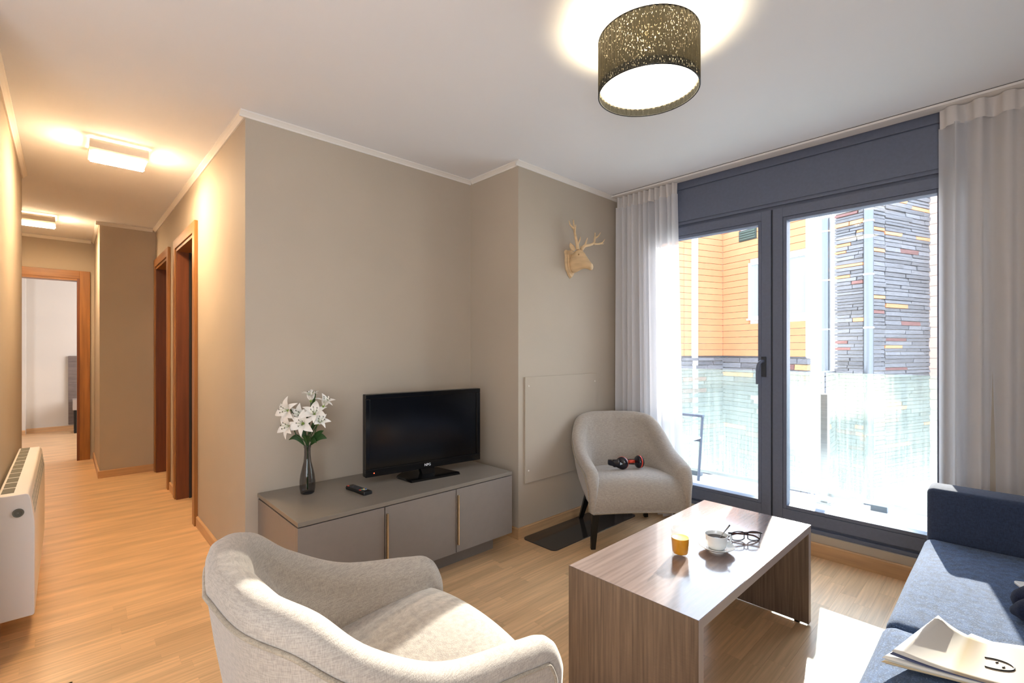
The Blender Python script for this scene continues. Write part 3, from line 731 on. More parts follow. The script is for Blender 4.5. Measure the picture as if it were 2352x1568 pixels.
ST = [(-0.018, 0.060, -0.074, 0.037), (-0.050, 0.084, -0.070, 0.043), (-0.078, 0.100, -0.060, 0.046), (-0.100, 0.096, -0.052, 0.046), (-0.120, 0.078, -0.050, 0.040), (-0.140, 0.052, -0.050, 0.032),
      (-0.160, 0.024, -0.055, 0.025), (-0.178, 0.000, -0.064, 0.022), (-0.192, -0.014, -0.068, 0.021), (-0.203, -0.026, -0.062, 0.015)]
hd = loft_path([(0, y_, (t_ + b_) / 2, w_, (t_ - b_) / 2, 0.0) for y_, t_, b_, w_ in ST])
hdo = hd.build('head', M['deer'], DH, smooth=True)
mm = hdo.modifiers.new('sub', 'SUBSURF'); mm.levels = 1; mm.render_levels = 2
for s in (-1, 1):
    e = MB(); e.tube(smooth_path([(s * 0.034, -0.075, 0.085), (s * 0.052, -0.062, 0.110), (s * 0.060, -0.054, 0.138)], 4), [0.010, 0.014, 0.017, 0.018, 0.017, 0.015, 0.011, 0.007, 0.002], n=8, flat=0.4)
    e.build('ear', M['deer'], DH, smooth=True)
    ey = MB(); ey.lathe([(0.0, -0.004), (0.005, -0.002), (0.006, 0.001), (0.0, 0.005)], n=10).turn(Matrix.Translation((s * 0.0375, -0.112, 0.050)) @ Matrix.Rotation(s * 1.4, 4, 'Y')); ey.build('eye', mat('carved_eye', '#a98558', 0.5), hdo, smooth=True)
    no = MB(); no.lathe([(0.0, -0.003), (0.003, 0.0), (0.0, 0.003)], n=8).turn(Matrix.Translation((s * 0.013, -0.196, -0.036))); no.build('nostril', mat('carved_nostril', '#5a4028', 0.6), hdo, smooth=True)
def antler(main, tines, name='antler'):
    m = MB(); p = smooth_path(main, 5); k = len(p)
    m.tube(p, [0.0130 - 0.0090 * i / (k - 1) for i in range(k)], n=8)
    for t in tines:
        p2 = smooth_path(t, 4); k2 = len(p2); m.tube(p2, [0.0082 - 0.006 * i / (k2 - 1) for i in range(k2)], n=7)
    m.build(name, M['deer'], DH, smooth=True)
up = lambda L_, k=1.0: [(x, y, 0.093 + (z - 0.072) * k) for x, y, z in L_]
antler(up([(0.020, -0.090, 0.072), (0.040, -0.105, 0.100), (0.095, -0.110, 0.116), (0.150, -0.105, 0.142), (0.172, -0.095, 0.185), (0.182, -0.09, 0.222)]),
       [up(t) for t in ([(0.042, -0.105, 0.100), (0.046, -0.112, 0.130), (0.056, -0.118, 0.160)], [(0.140, -0.107, 0.132), (0.185, -0.125, 0.136), (0.215, -0.135, 0.150), (0.232, -0.14, 0.175)], [(0.170, -0.095, 0.178), (0.200, -0.105, 0.198), (0.222, -0.11, 0.228)], [(0.190, -0.125, 0.138), (0.225, -0.137, 0.140)])])
antler(up([(-0.018, -0.090, 0.072), (-0.024, -0.088, 0.110), (-0.034, -0.083, 0.165), (-0.040, -0.078, 0.215), (-0.044, -0.074, 0.265), (-0.044, -0.070, 0.308)], 0.88),
       [up(t, 0.88) for t in ([(-0.024, -0.09, 0.105), (-0.012, -0.100, 0.140), (-0.006, -0.102, 0.172)], [(-0.038, -0.08, 0.185), (-0.060, -0.100, 0.215), (-0.068, -0.112, 0.255)], [(-0.042, -0.076, 0.235), (-0.064, -0.060, 0.262), (-0.070, -0.052, 0.300)])])

# access panel in the same wall
AP = thing('access_panel', 'large flat painted access panel screwed to the wall behind the armchair', 'wall panel', (2.59, YD - 0.0015, 0.70))
MB().box(-0.39, 0.39, -0.010, 0.0, -0.35, 0.35).build('panel', M['wall'], AP, bevel=0.0012)
for sx, sz in ((-0.36, 0.29), (-0.36, -0.27), (0.36, 0.29), (0.36, -0.27)):
    MB().lathe([(0.0, 0.0), (0.006, 0.0), (0.005, 0.003), (0.0, 0.004)], n=12).turn(Matrix.Translation((sx, -0.010, sz)) @ Matrix.Rotation(PI / 2, 4, 'X')).build('screw', M['white_metal'], AP)

# dark glass plate on the floor
HP = MB(); HP.prism(rrect(2.165, 3.085, 1.922, 2.203, 0.035), lambda p: (p[0] - 2.62, p[1] - 2.06, 0.0), lambda p: (p[0] - 2.62, p[1] - 2.06, 0.006))
o = HP.build('floor_plate', M['hearth']); o.location = (2.62, 2.06, 0.0)
tag(o, 'dark smoked glass plate lying on the floor beneath the far armchair', 'floor plate')

# ------------------------------------------------------------------ tub armchairs
def tub_chair_meshes():
    a, zb, zc, zs, zm, zf, L_ = 0.296, 0.779, 0.745, 0.662, 0.574, 0.535, 0.695
    half = [(0, 0, zb), (0.028, 0.58 * a, zb - 0.004), (0.10, 0.88 * a, zc), (0.20, 1.0 * a, zs), (0.36, 1.02 * a, zm), (L_ - 0.13, 1.0 * a, zf), (L_ - 0.045, 0.985 * a, zf - 0.022), (L_ - 0.005, 0.97 * a, zf - 0.085), (L_ + 0.004, 0.955 * a, 0.385), (L_ - 0.004, 0.955 * a, 0.256)]
    nrm = [(-1, 0, 0), (-0.93, 0.38, 0), (-0.62, 0.78, 0), (-0.25, 0.97, 0), (0, 1, 0), (0.02, 1, 0), (0.03, 1, 0), (0.05, 1, 0), (0.05, 1, 0), (0.05, 1, 0)]
    base = [(0.075, 0, 0.25), (0.09, 0.50 * a, 0.25), (0.145, 0.76 * a, 0.25), (0.23, 0.86 * a, 0.25), (0.37, 0.90 * a, 0.25), (L_ - 0.14, 0.92 * a, 0.25), (L_ - 0.08, 0.925 * a, 0.25), (L_ - 0.045, 0.93 * a, 0.25), (L_ - 0.02, 0.94 * a, 0.25), (L_ - 0.006, 0.955 * a, 0.248)]
    inner = [(0.165, 0, 0.40), (0.175, 0.46 * a, 0.40), (0.215, 0.65 * a, 0.40), (0.29, 0.72 * a, 0.40), (0.40, 0.75 * a, 0.40), (L_ - 0.14, 0.77 * a, 0.40), (L_ - 0.07, 0.80 * a, 0.39), (L_ - 0.03, 0.84 * a, 0.36), (L_ - 0.02, 0.88 * a, 0.32), (L_ - 0.015, 0.92 * a, 0.27)]
    wid = [1, 1, 1, 1, 0.95, 0.92, 0.88, 0.78, 0.55, 0.22]
    nn = len(half); per = 8
    sec = []
    for k in range((nn - 1) * per + 1):
        t = k / per
        p = cr(half, t); t2 = cr(half, min(nn - 1, t + 0.02)) - cr(half, max(0, t - 0.02)); t2.normalize()
        if k == 0: t2 = Vector((0, 1, 0))
        N_ = cr(nrm, t); N_ = (N_ - t2 * N_.dot(t2)).normalized()
        Bv = N_.cross(t2)
        if Bv.dot(Vector((0.35, 0, 1))) < 0: Bv = -Bv
        w_ = cr([(x, 0, 0) for x in wid], t).x
        roll = [(0.034, -0.054), (0.037, -0.030), (0.030, -0.010), (0.014, -0.001), (-0.008, 0.0), (-0.030, -0.009), (-0.047, -0.026), (-0.057, -0.050), (-0.060, -0.075)]
        R_ = [p + N_ * (u * (w_ if u < 0 else 0.4 + 0.6 * w_)) + Bv * (v * (0.35 + 0.65 * w_)) for u, v in roll]
        b = cr(base, t); s = cr(inner, t)
        col = []
        for q in (0.0, 0.2, 0.4, 0.6, 0.8):
            c = b.lerp(R_[0], q) + N_ * 0.016 * math.sin(PI * q) * w_
            col.append(c)
        col += R_
        last = R_[-1]
        for q in (0.25, 0.5, 0.75, 1.0):
            c = last.lerp(s, q) - N_ * 0.012 * math.sin(PI * q) * w_
            if s.z > last.z: c = last.lerp(Vector((s.x, s.y, last.z - 0.004)), q)
            col.append(c)
        sec.append((col, R_[0] + N_ * 0.003))
    mir = lambda v: Vector((v.x, -v.y, v.z))
    rows = [[mir(v) for v in c] for c, _ in reversed(sec[1:])] + [c for c, _ in sec]
    m = MB()
    V_ = [[m.bm.verts.new(v) for v in r] for r in rows]
    for i in range(len(V_) - 1):
        for j in range(len(V_[0]) - 1):
            m.bm.faces.new((V_[i][j], V_[i + 1][j], V_[i + 1][j + 1], V_[i][j + 1]))
    shell = m.mesh('shell', M['linen'], True)
    pipe = [mir(c) for _, c in reversed(sec[1:])] + [c for _, c in sec]
    piping = MB().tube(pipe, 0.0052, n=7).mesh('piping', M['linen_pipe'], True)
    # seat with crowned top, rolled front and flat underside
    prof = [(0.14, 0.380), (0.18, 0.408), (0.30, 0.424), (0.44, 0.438), (0.56, 0.444), (0.63, 0.435), (0.668, 0.405), (0.684, 0.36), (0.690, 0.31), (0.686, 0.262), (0.676, 0.250), (0.5, 0.248), (0.30, 0.248), (0.09, 0.248)]
    hw = [0.60 * a, 0.70 * a, 0.76 * a, 0.80 * a, 0.82 * a, 0.84 * a, 0.86 * a, 0.90 * a, 0.935 * a, 0.95 * a, 0.95 * a, 0.91 * a, 0.87 * a, 0.50 * a]
    pp = smooth_path([(x, z, w_) for (x, z), w_ in zip(prof, hw)], 3)
    m = MB(); nu = 18
    def fn(u, v):
        q = pp[min(len(pp) - 1, int(round(v * (len(pp) - 1))))]
        uu = (u - 0.5) * 2; c = 1 - uu * uu
        top = max(0.0, min(1.0, (q[1] - 0.30) / 0.12))
        hem = max(0.0, min(1.0, (0.29 - q[1]) / 0.03)) if q[0] > 0.6 else 0
        return (q[0] + 0.014 * c * (1 if q[0] > 0.6 else 0), uu * q[2], q[1] + 0.020 * c * top + 0.012 * c * hem)
    m.grid(fn, nu, len(pp) - 1)
    seat = m.mesh('seat', M['linen'], True)
    hem = [(0.690 + 0.014 * (1 - u * u), u * 0.95 * a, 0.254 + 0.012 * (1 - u * u)) for u in [(-1 + k / 10) for k in range(21)]]
    hemm = MB().tube(hem, 0.004, n=6).mesh('hem_piping', M['linen_pipe'], True)
    legs = []
    for (tx, ty, bx, by) in ((0.60, 0.255, 0.582, 0.268), (0.60, -0.255, 0.582, -0.268), (0.13, 0.19, 0.036, 0.240), (0.13, -0.19, 0.036, -0.240)):
        r0, r1 = 0.022, 0.014
        m = MB(); m.loft([[(cx_ + sx * r, cy_ + sy * r, z) for sx, sy in ((-1, -1), (1, -1), (1, 1), (-1, 1))] for cx_, cy_, r, z in ((bx, by, r1, 0.006), (tx, ty, r0, 0.258))])
        g = MB(); g.lathe([(0.0, 0.0), (0.009, 0.0), (0.010, 0.006), (0.0, 0.0061)], c=(bx, by, 0), n=12)
        legs.append((m.mesh('leg', M['black_leg']), g.mesh('glide', M['chrome'])))
    return shell, piping, seat, hemm, legs
CH = tub_chair_meshes()
def armchair(label, loc, rz):
    T = thing('armchair', label, 'armchair', loc, rz, 'beige linen tub armchairs')
    for nme, me in (('shell', CH[0]), ('piping', CH[1]), ('seat', CH[2]), ('hem_piping', CH[3])):
        o = bpy.data.objects.new(nme, me); COL.objects.link(o); o.parent = T
    for lm, gm in CH[4]:
        o = bpy.data.objects.new('leg', lm); COL.objects.link(o); o.parent = T
        g = bpy.data.objects.new('glide', gm); COL.objects.link(g); g.parent = o
    return T
armchair('beige linen tub armchair in the foreground seen from behind', (0.245, 1.134, 0.0), -0.061)
armchair('beige linen tub armchair by the window with headphones on its seat', (2.948, 2.047, 0.0), 3.998)

# headphones on the far armchair
hz = 0.4575
HPn = thing('headphones', 'dark headphones with coral rings lying on the far armchair seat', 'headphones', (2.660, 1.732, hz), 0.0)
hf = Vector((-0.655, -0.756, 0)); hr = Vector((0.756, -0.655, 0)); hu = Vector((0, 0, 1))
def HPp(r, f_, u): return hr * r + hf * f_ + hu * u
def frame_m(o, zax):
    q = Vector(zax).normalized().to_track_quat('Z', 'Y'); return Matrix.Translation(o) @ q.to_matrix().to_4x4()
def ear_cup(center, axis, band_dir):
    R_ = 0.041
    c = MB().lathe([(0.001, 0.020), (0.024, 0.0185), (0.034, 0.014), (0.040, 0.006), (0.0405, 0.0), (0.001, 0.0)], n=32).turn(frame_m(center, axis)).build('ear_cup', M['headphone'], HPn, smooth=True, angle=50)
    MB().lathe([(0.001, 0.0), (0.0405, 0.0), (0.0415, -0.004), (0.0405, -0.008), (0.001, -0.008)], n=32).turn(frame_m(center, axis)).build('coral_ring', M['orange_plastic'], c, smooth=True, angle=50)
    MB().lathe([(0.001, -0.008), (0.036, -0.008), (0.038, -0.016), (0.032, -0.024), (0.018, -0.022), (0.001, -0.014)], n=32).turn(frame_m(center, axis)).build('ear_pad', M['pad'], c, smooth=True, angle=50)
    return c
c1 = HPp(-0.040, 0.030, 0.043); c2 = HPp(0.075, 0.005, 0.045)
e1 = ear_cup(c1, HPp(-0.55, 0.84, 0.0), None); ear_cup(c2, HPp(-0.96, 0.25, 0.05), None)
bnd = smooth_path([c1 + HPp(-0.012, 0.008, 0), c1 + HPp(-0.060, -0.012, -0.004), c1 + HPp(-0.078, -0.05, -0.004), HPp(-0.060, -0.095, 0.020), HPp(0.04, -0.115, 0.018), HPp(0.115, -0.070, 0.026), c2 + HPp(0.020, -0.030, 0), c2 + HPp(-0.004, -0.006, 0)], 6)
MB().tube(bnd, [0.030] * 3 + [0.024] * 3 + [0.017] * (len(bnd) - 12) + [0.018] * 3 + [0.022] * 3, n=10, up=(0, 0, 1), flat=0.22).build('headband', M['headphone'], HPn, smooth=True)
MB().tube([HPp(0.012, 0.004, 0.046), HPp(0.050, 0.000, 0.046)], 0.011, n=10).build('hinge_arm', M['orange_plastic'], HPn, smooth=True)
tri = MB(); q = frame_m(c1 + HPp(-0.55, 0.84, 0).normalized() * 0.0195, HPp(-0.55, 0.84, 0.0))
tri.prism([(0.0, 0.011), (-0.009, -0.006), (0.009, -0.006)], lambda p: (p[1], p[0], 0.0), lambda p: (p[1], p[0], 0.002)).turn(q); tri.build('triangle_logo', mat('logo_silver', '#b8c4cc', 0.4), e1)

# ------------------------------------------------------------------ coffee table
CT = thing('coffee_table', 'grey oak laminate coffee table with slab ends', 'coffee table', (1.885, 0.872, 0.0))
LX2, LY2, TT = 0.55, 0.243, 0.032
MB().box(-LX2 + 0.0015, LX2 - 0.0015, -LY2, LY2, 0.445 - TT, 0.445).build('tabletop', M['table_top'], CT, bevel=0.0008)
for s, x0, x1 in ((-1, -LX2, -LX2 + TT), (1, LX2 - TT, LX2)):
    m = MB(); m.box(x0, x1, -LY2, LY2, 0.010, 0.445 - TT)
    if s < 0: m.box(x0, x0 + 0.0014, -LY2, LY2, 0.445 - TT, 0.4440)
    else: m.box(x1 - 0.0014, x1, -LY2, LY2, 0.445 - TT, 0.4440)
    lg = m.build('slab_leg', M['table_leg'], CT)
    for yy in (-LY2 + 0.05, LY2 - 0.05):
        MB().lathe([(0.0, 0.0), (0.012, 0.0), (0.012, 0.010), (0.0, 0.0101)], c=((x0 + x1) / 2, yy, 0), n=14).build('foot', M['black_plastic'], lg)
MB().box(-LX2 + 0.001, LX2 - 0.001, -LY2 - 0.0008, -LY2, 0.445 - TT, 0.4440).build('edge_band', M['table_edge'], CT)
for x0 in (-LX2, LX2 - TT): MB().box(x0 + 0.001, x0 + TT - 0.001, -LY2 - 0.0008, -LY2, 0.011, 0.445 - TT).build('edge_band', M['table_edge'], CT)
TZ = 0.445

# orange juice
J = thing('juice_glass', 'clear tumbler half full of orange juice on the coffee table', 'glass', (1.712, 0.878, TZ))
MB().lathe([(0.001, 0.010), (0.027, 0.010), (0.0295, 0.014), (0.0350, 0.100), (0.0365, 0.1005), (0.0370, 0.099), (0.0305, 0.004), (0.028, 0.0), (0.001, 0.0)], n=40).build('tumbler', M['clear_glass'], J, smooth=True, angle=40)
MB().lathe([(0.001, 0.0105), (0.0265, 0.0105), (0.0288, 0.015), (0.0328, 0.068), (0.001, 0.068)], n=40).build('juice', M['juice'], J, smooth=True, angle=40)
MB().lathe([(0.001, 0.0683), (0.0305, 0.0683), (0.0328, 0.0693), (0.0328, 0.0683)], n=40).build('froth', M['foam'], J, smooth=True)

# cup, saucer, spoon
sx, sy = 1.852, 0.800
S = MB(); S.lathe([(0.001, 0.004), (0.024, 0.004), (0.026, 0.0), (0.030, 0.0), (0.032, 0.006), (0.052, 0.013), (0.064, 0.021), (0.066, 0.0225), (0.065, 0.024), (0.050, 0.017), (0.030, 0.010), (0.001, 0.009)], n=48)
o = S.build('saucer', M['porcelain'], None, smooth=True, angle=50); o.location = (sx, sy, TZ); tag(o, 'white porcelain saucer under the coffee cup', 'saucer')
CU = thing('coffee_cup', 'white porcelain cup of black coffee on its saucer', 'cup', (sx, sy, TZ + 0.0095))
MB().lathe([(0.001, 0.003), (0.024, 0.0), (0.027, 0.001), (0.0335, 0.010), (0.0385, 0.030), (0.0405, 0.048), (0.0415, 0.055), (0.0405, 0.0555), (0.0390, 0.052), (0.0370, 0.032), (0.0320, 0.012), (0.024, 0.005), (0.001, 0.005)], n=48).build('body', M['porcelain'], CU, smooth=True, angle=60)
MB().lathe([(0.001, 0.0415), (0.0378, 0.0415), (0.0378, 0.0405), (0.001, 0.0405)], n=40).build('coffee', M['coffee'], CU)
hdv = Vector((0.80, -0.60, 0))
hp = smooth_path([hdv * 0.0385 + Vector((0, 0, 0.048)), hdv * 0.053 + Vector((0, 0, 0.050)), hdv * 0.061 + Vector((0, 0, 0.038)), hdv * 0.054 + Vector((0, 0, 0.022)), hdv * 0.0365 + Vector((0, 0, 0.018))], 5)
MB().tube(hp, 0.0040, n=10, flat=1.4).build('handle', M['porcelain'], CU, smooth=True)
SP = thing('teaspoon', 'steel teaspoon leaning in the coffee cup', 'spoon', (sx, sy, TZ + 0.0095))
s0 = Vector((-0.012, 0.006, 0.014)); dv = (Vector((0.036, -0.016, 0.060)) - s0).normalized()
MB().tube([s0 + dv * t for t in (0.0, 0.03, 0.06, 0.085, 0.105)], [0.0022, 0.0018, 0.0022, 0.0034, 0.0042], n=8, flat=0.45).build('handle', M['steel'], SP, smooth=True)
MB().tube([s0 - dv * 0.018, s0 - dv * 0.013, s0 - dv * 0.005, s0 + dv * 0.004], [0.002, 0.0068, 0.0078, 0.002], n=10, flat=0.35).build('bowl', M['steel'], SP, smooth=True)

# spectacles
G = thing('spectacles', 'dark framed spectacles with tortoiseshell arms on the coffee table', 'glasses', (2.035, 0.758, TZ), math.radians(-43))
def lens_outline(cx_, flip):
    pts = [(-0.026, 0.010), (-0.024, 0.034), (-0.010, 0.039), (0.010, 0.038), (0.024, 0.033), (0.0265, 0.022), (0.022, 0.006), (0.008, 0.0025), (-0.012, 0.003)]
    pts = [(cx_ + (x if flip > 0 else -x), 0, z) for x, z in pts]
    cl = pts + pts[:1]
    return smooth_path(cl, 4)
fm_ = MB()
for c_, fl in ((-0.033, -1), (0.033, 1)):
    fm_.tube(lens_outline(c_, fl), 0.0019, n=7)
fm_.tube(smooth_path([(-0.008, 0, 0.030), (0, -0.003, 0.0335), (0.008, 0, 0.030)], 4), 0.0024, n=7)
for s in (-1, 1): fm_.tube([(s * 0.057, 0, 0.032), (s * 0.066, 0.002, 0.031), (s * 0.068, 0.008, 0.030)], 0.0032, n=7)
fm_.build('frame_front', M['spec_frame'], G, smooth=True)
for c_, fl in ((-0.033, -1), (0.033, 1)):
    pl = lens_outline(c_, fl)[:-1]
    MB().prism([(p.x, p.z) for p in pl], lambda p: (p[0], -0.0006, p[1]), lambda p: (p[0], 0.0006, p[1])).build('lens', M['lens'], G)
for s in (-1, 1):
    p = smooth_path([(s * 0.068, 0.008, 0.030), (s * 0.020, 0.016 + 0.006 * s, 0.026), (-s * 0.035, 0.020 + 0.008 * s, 0.018), (-s * 0.062, 0.022 + 0.008 * s, 0.004)], 5)
    MB().tube(p, 0.0034, n=7, up=(0, 0, 1), flat=0.5).build('temple', M['tortoise'], G, smooth=True)

# ------------------------------------------------------------------ sofa
SO = thing('sofa', 'denim blue two seat sofa below the right curtain', 'sofa', (1.85, -0.22, 0.0))
qx, qy = 1.85, -0.22
def soft_box(x0, x1, y0, y1, z0, z1, r, crown=0.0, nu=26, nv=18, lump=0.0, seed=1):
    rn = random.Random(seed); p = [rn.uniform(0, 6.28) for _ in range(4)]
    m = MB()
    cube = []
    m.box(x0, x1, y0, y1, z0, z1)
    bmesh.ops.bevel(m.bm, geom=list(m.bm.edges), offset=r, segments=4, profile=0.5, affect='EDGES')
    bmesh.ops.subdivide_edges(m.bm, edges=[e for e in m.bm.edges if e.calc_length() > 0.12], cuts=12, use_grid_fill=True)
    for v in m.bm.verts:
        u = (v.co.x - x0) / (x1 - x0); w_ = (v.co.y - y0) / (y1 - y0)
        t = max(0, min(1, (v.co.z - (z0 + z1) / 2) / ((z1 - z0) / 2)))
        v.co.z += t * (crown * (1 - (2 * u - 1) ** 2) * (1 - (2 * w_ - 1) ** 4) + lump * (math.sin(9 * u + p[0] + 3 * w_) * math.sin(7 * w_ + p[1])))
    return m
for x0, x1, sd in ((0.93, 1.797, 4), (1.803, 2.755, 5)):
    soft_box(x0 - qx, x1 - qx, -0.60 - qy, 0.272 - qy, 0.27, 0.412, 0.032, crown=0.022, lump=0.003, seed=sd).build('seat_cushion', M['sofa'], SO, smooth=True)
soft_box(0.90 - qx, 2.76 - qx, -0.62 - qy, 0.25 - qy, 0.07, 0.268, 0.012).build('base', M['sofa'], SO, smooth=True)
for x0, x1 in ((2.765, 2.925), (0.735, 0.895)):
    soft_box(x0 - qx, x1 - qx, -0.72 - qy, 0.268 - qy, 0.06, 0.622, 0.022).build('arm', M['sofa_arm'], SO, smooth=True)
soft_box(0.90 - qx, 2.76 - qx, -0.78 - qy, -0.60 - qy, 0.07, 0.80, 0.05).build('backrest', M['sofa'], SO, smooth=True)
for x_ in (0.80, 2.86):
    for y_ in (-0.66, 0.19): MB().box(x_ - 0.025 - qx, x_ + 0.025 - qx, y_ - 0.025 - qy, y_ + 0.025 - qy, 0, 0.07).build('leg', M['black_leg'], SO)

# magazines on the sofa
def bez_sheet(p00, p10, p11, p01, lift, nu=14, nv=10):
    p00, p10, p11, p01 = map(Vector, (p00, p10, p11, p01))
    def fn(u, v):
        a = p00.lerp(p10, u); b = p01.lerp(p11, u); p = a.lerp(b, v)
        return p + Vector((0, 0, lift(u, v)))
    return fn
def mag_mat(name, kind):
    m, N, L, P = new_mat(name); P.inputs['Roughness'].default_value = 0.28
    tc = N.new('ShaderNodeTexCoord'); sep = N.new('ShaderNodeSeparateXYZ'); L.new(tc.outputs['UV'], sep.inputs[0])
    def ramp(sock, stops):
        r = N.new('ShaderNodeValToRGB'); L.new(sock, r.inputs[0]); r.color_ramp.interpolation = 'CONSTANT' if kind == 'blue' else 'LINEAR'
        e = r.color_ramp.elements
        while len(e) < len(stops): e.new(0.5)
        for q, (p_, c) in zip(e, stops): q.position = p_; q.color = (*hexc(c), 1)
        return r.outputs[0]
    if kind == 'beige':
        L.new(ramp(sep.outputs['X'], [(0.0, '#d6d0c8'), (0.28, '#d8d0c2'), (0.33, '#b9a789'), (0.40, '#a99a86'), (0.75, '#a69785'), (1.0, '#b3a592')]), P.inputs['Base Color'])
    else:
        L.new(ramp(sep.outputs['Y'], [(0.0, '#f0d9d0'), (0.16, '#e9a79b'), (0.34, '#44404a'), (0.42, '#7fbfe0'), (0.46, '#dcecf2'), (1.0, '#dcecf2')]), P.inputs['Base Color'])
    return m
def sheet(fn, nu, nv, name, m_, parent, thick=0.0004):
    mb = MB().grid(fn, nu, nv)
    uv = mb.bm.loops.layers.uv.new('uv')
    mb.bm.verts.ensure_lookup_table()
    for i, v in enumerate(mb.bm.verts):
        u_, v_ = (i // (nv + 1)) / nu, (i % (nv + 1)) / nv
        for l in v.link_loops: l[uv].uv = (u_, v_)
    o = mb.build(name, m_, parent, smooth=True)
    s = o.modifiers.new('thick', 'SOLIDIFY'); s.thickness = thick
    return o
MZ = 0.436
MG = thing('magazine', 'beige magazine with curled cover on the blue sofa', 'magazine', (1.60, 0.06, MZ), 0, 'magazines on the sofa')
b00 = (-0.075, 0.155, 0.0); b10 = (0.03, -0.20, 0.0); b11 = (0.26, -0.105, 0.0); b01 = (0.148, 0.085, 0.0)
def lift1(u, v): return 0.012 + 0.052 * max(0, 1 - u * 2.0) ** 2.0 * (0.35 + 0.65 * v)
sheet(bez_sheet(b00, b10, b11, b01, lift1), 20, 12, 'front_cover', mag_mat('beige_cover', 'beige'), MG)
pgm = [mat('page_white', '#ece7dc', 0.6), mat('page_photo', '#565b78', 0.4), mat('page_cream', '#dfc9a2', 0.6)]
for k, (h, f_) in enumerate(((0.9, 1), (0.55, 0), (0.25, 0), (0.05, 2))):
    def lf(u, v, h=h): return 0.004 + 0.008 * h + 0.040 * h * max(0, 1 - u * (2.2 + 1.5 * (1 - h))) ** 2 * (0.35 + 0.65 * v)
    q = (0.004, 0.020, 0.016, 0.022)[k]
    sheet(bez_sheet((b00[0] - q, b00[1] + q * 0.8, 0), b10, b11, (b01[0] - q, b01[1] + q * 0.4, 0), lf), 16, 8, 'page', pgm[f_], MG, 0.0008)
sheet(bez_sheet((b00[0] - 0.014, b00[1] + 0.01, 0), b10, b11, (b01[0] - 0.012, b01[1], 0), lambda u, v: 0.002), 10, 6, 'back_cover', pgm[2], MG, 0.002)
# drawn face outline and faint lettering on the cover
C1 = bez_sheet(b00, b10, b11, b01, lambda u, v: lift1(u, v) + 0.0012)
def cover_line(pts, r, name, m_):
    MB().tube([Vector(C1(*p)) for p in pts], r, n=5).build(name, m_, MG, smooth=True)
ink = mat('cover_ink', '#2a2a2c', 0.5)
cover_line([(0.52 + 0.10 * math.sin(a) * 1.3 , 0.45 + 0.115 * math.cos(a)) for a in [(-0.4 + k * 0.22) for k in range(19)]], 0.0016, 'drawn_outline', ink)
for a, b in ((0.55, 0.50), (0.585, 0.42)): cover_line([(a - 0.012, b - 0.012), (a, b), (a + 0.004, b + 0.02)], 0.0012, 'drawn_feature', ink)
MG2 = thing('magazine', 'pale blue magazine lying half under the beige one', 'magazine', (1.72, 0.03, 0.432), 0, 'magazines on the sofa')
g00 = (-0.02, 0.10, 0.0); g10 = (-0.06, -0.17, 0.0); g11 = (0.055, -0.20, 0.0); g01 = (0.112, 0.053, 0.0)
sheet(bez_sheet(g00, g10, g11, g01, lambda u, v: 0.010), 12, 12, 'front_cover', mag_mat('blue_cover', 'blue'), MG2)
sheet(bez_sheet(g00, g10, g11, g01, lambda u, v: 0.006), 8, 8, 'pages', pgm[0], MG2, 0.005)
tink = mat('cover_teal_ink', '#5aa3bd', 0.5)
C2 = bez_sheet(g00, g10, g11, g01, lambda u, v: 0.0108)
for k in range(9):
    u0 = 0.10 + k * 0.075
    m = MB(); q = [Vector(C2(a, b)) for a, b in ((u0, 0.60), (u0 + 0.035, 0.60), (u0 + 0.035, 0.60 + 0.10 + 0.16 * random.random()), (u0, 0.60 + 0.10 + 0.16 * random.random()))]
    m.loft([q, [p + Vector((0, 0, 0.0004)) for p in q]]).build('print_line', tink, MG2)

PH = thing('phone', 'white phone lying at the back of the blue sofa seat', 'phone', (2.358, -0.070, 0.434), math.radians(25))
MB().prism(rrect(-0.034, 0.034, -0.068, 0.068, 0.011), lambda p: (p[0], p[1], 0.0), lambda p: (p[0], p[1], 0.008)).build('case', M['phone_white'], PH, bevel=0.0015)
MB().lathe([(0.0, 0.008), (0.0045, 0.008), (0.004, 0.0095), (0.0, 0.0095)], c=(-0.022, 0.055, 0), n=14).build('camera_lens', M['black_gloss'], PH)
GA = thing('garment', 'dark navy knitted garment heaped on the blue sofa seat', 'clothing', (2.045, -0.092, 0.439))
m = MB()
for k, (a, h, w_) in enumerate(((0.0, 0.030, 0.042), (-0.07, 0.024, 0.036))):
    pts = smooth_path([(0.10 + a, 0.085 + 0.01 * k, 0.008), (0.085 + a, 0.060, h), (0.06 + a, 0.0, h + 0.012), (0.02 + a, -0.08, h)], 5)
    m.tube(pts, [w_ * (0.35 + 0.65 * min(1, i / 5)) for i in range(len(pts))], n=12, up=(0, 0, 1), flat=1.5)
m.build('sleeve', M['navy'], GA, smooth=True)

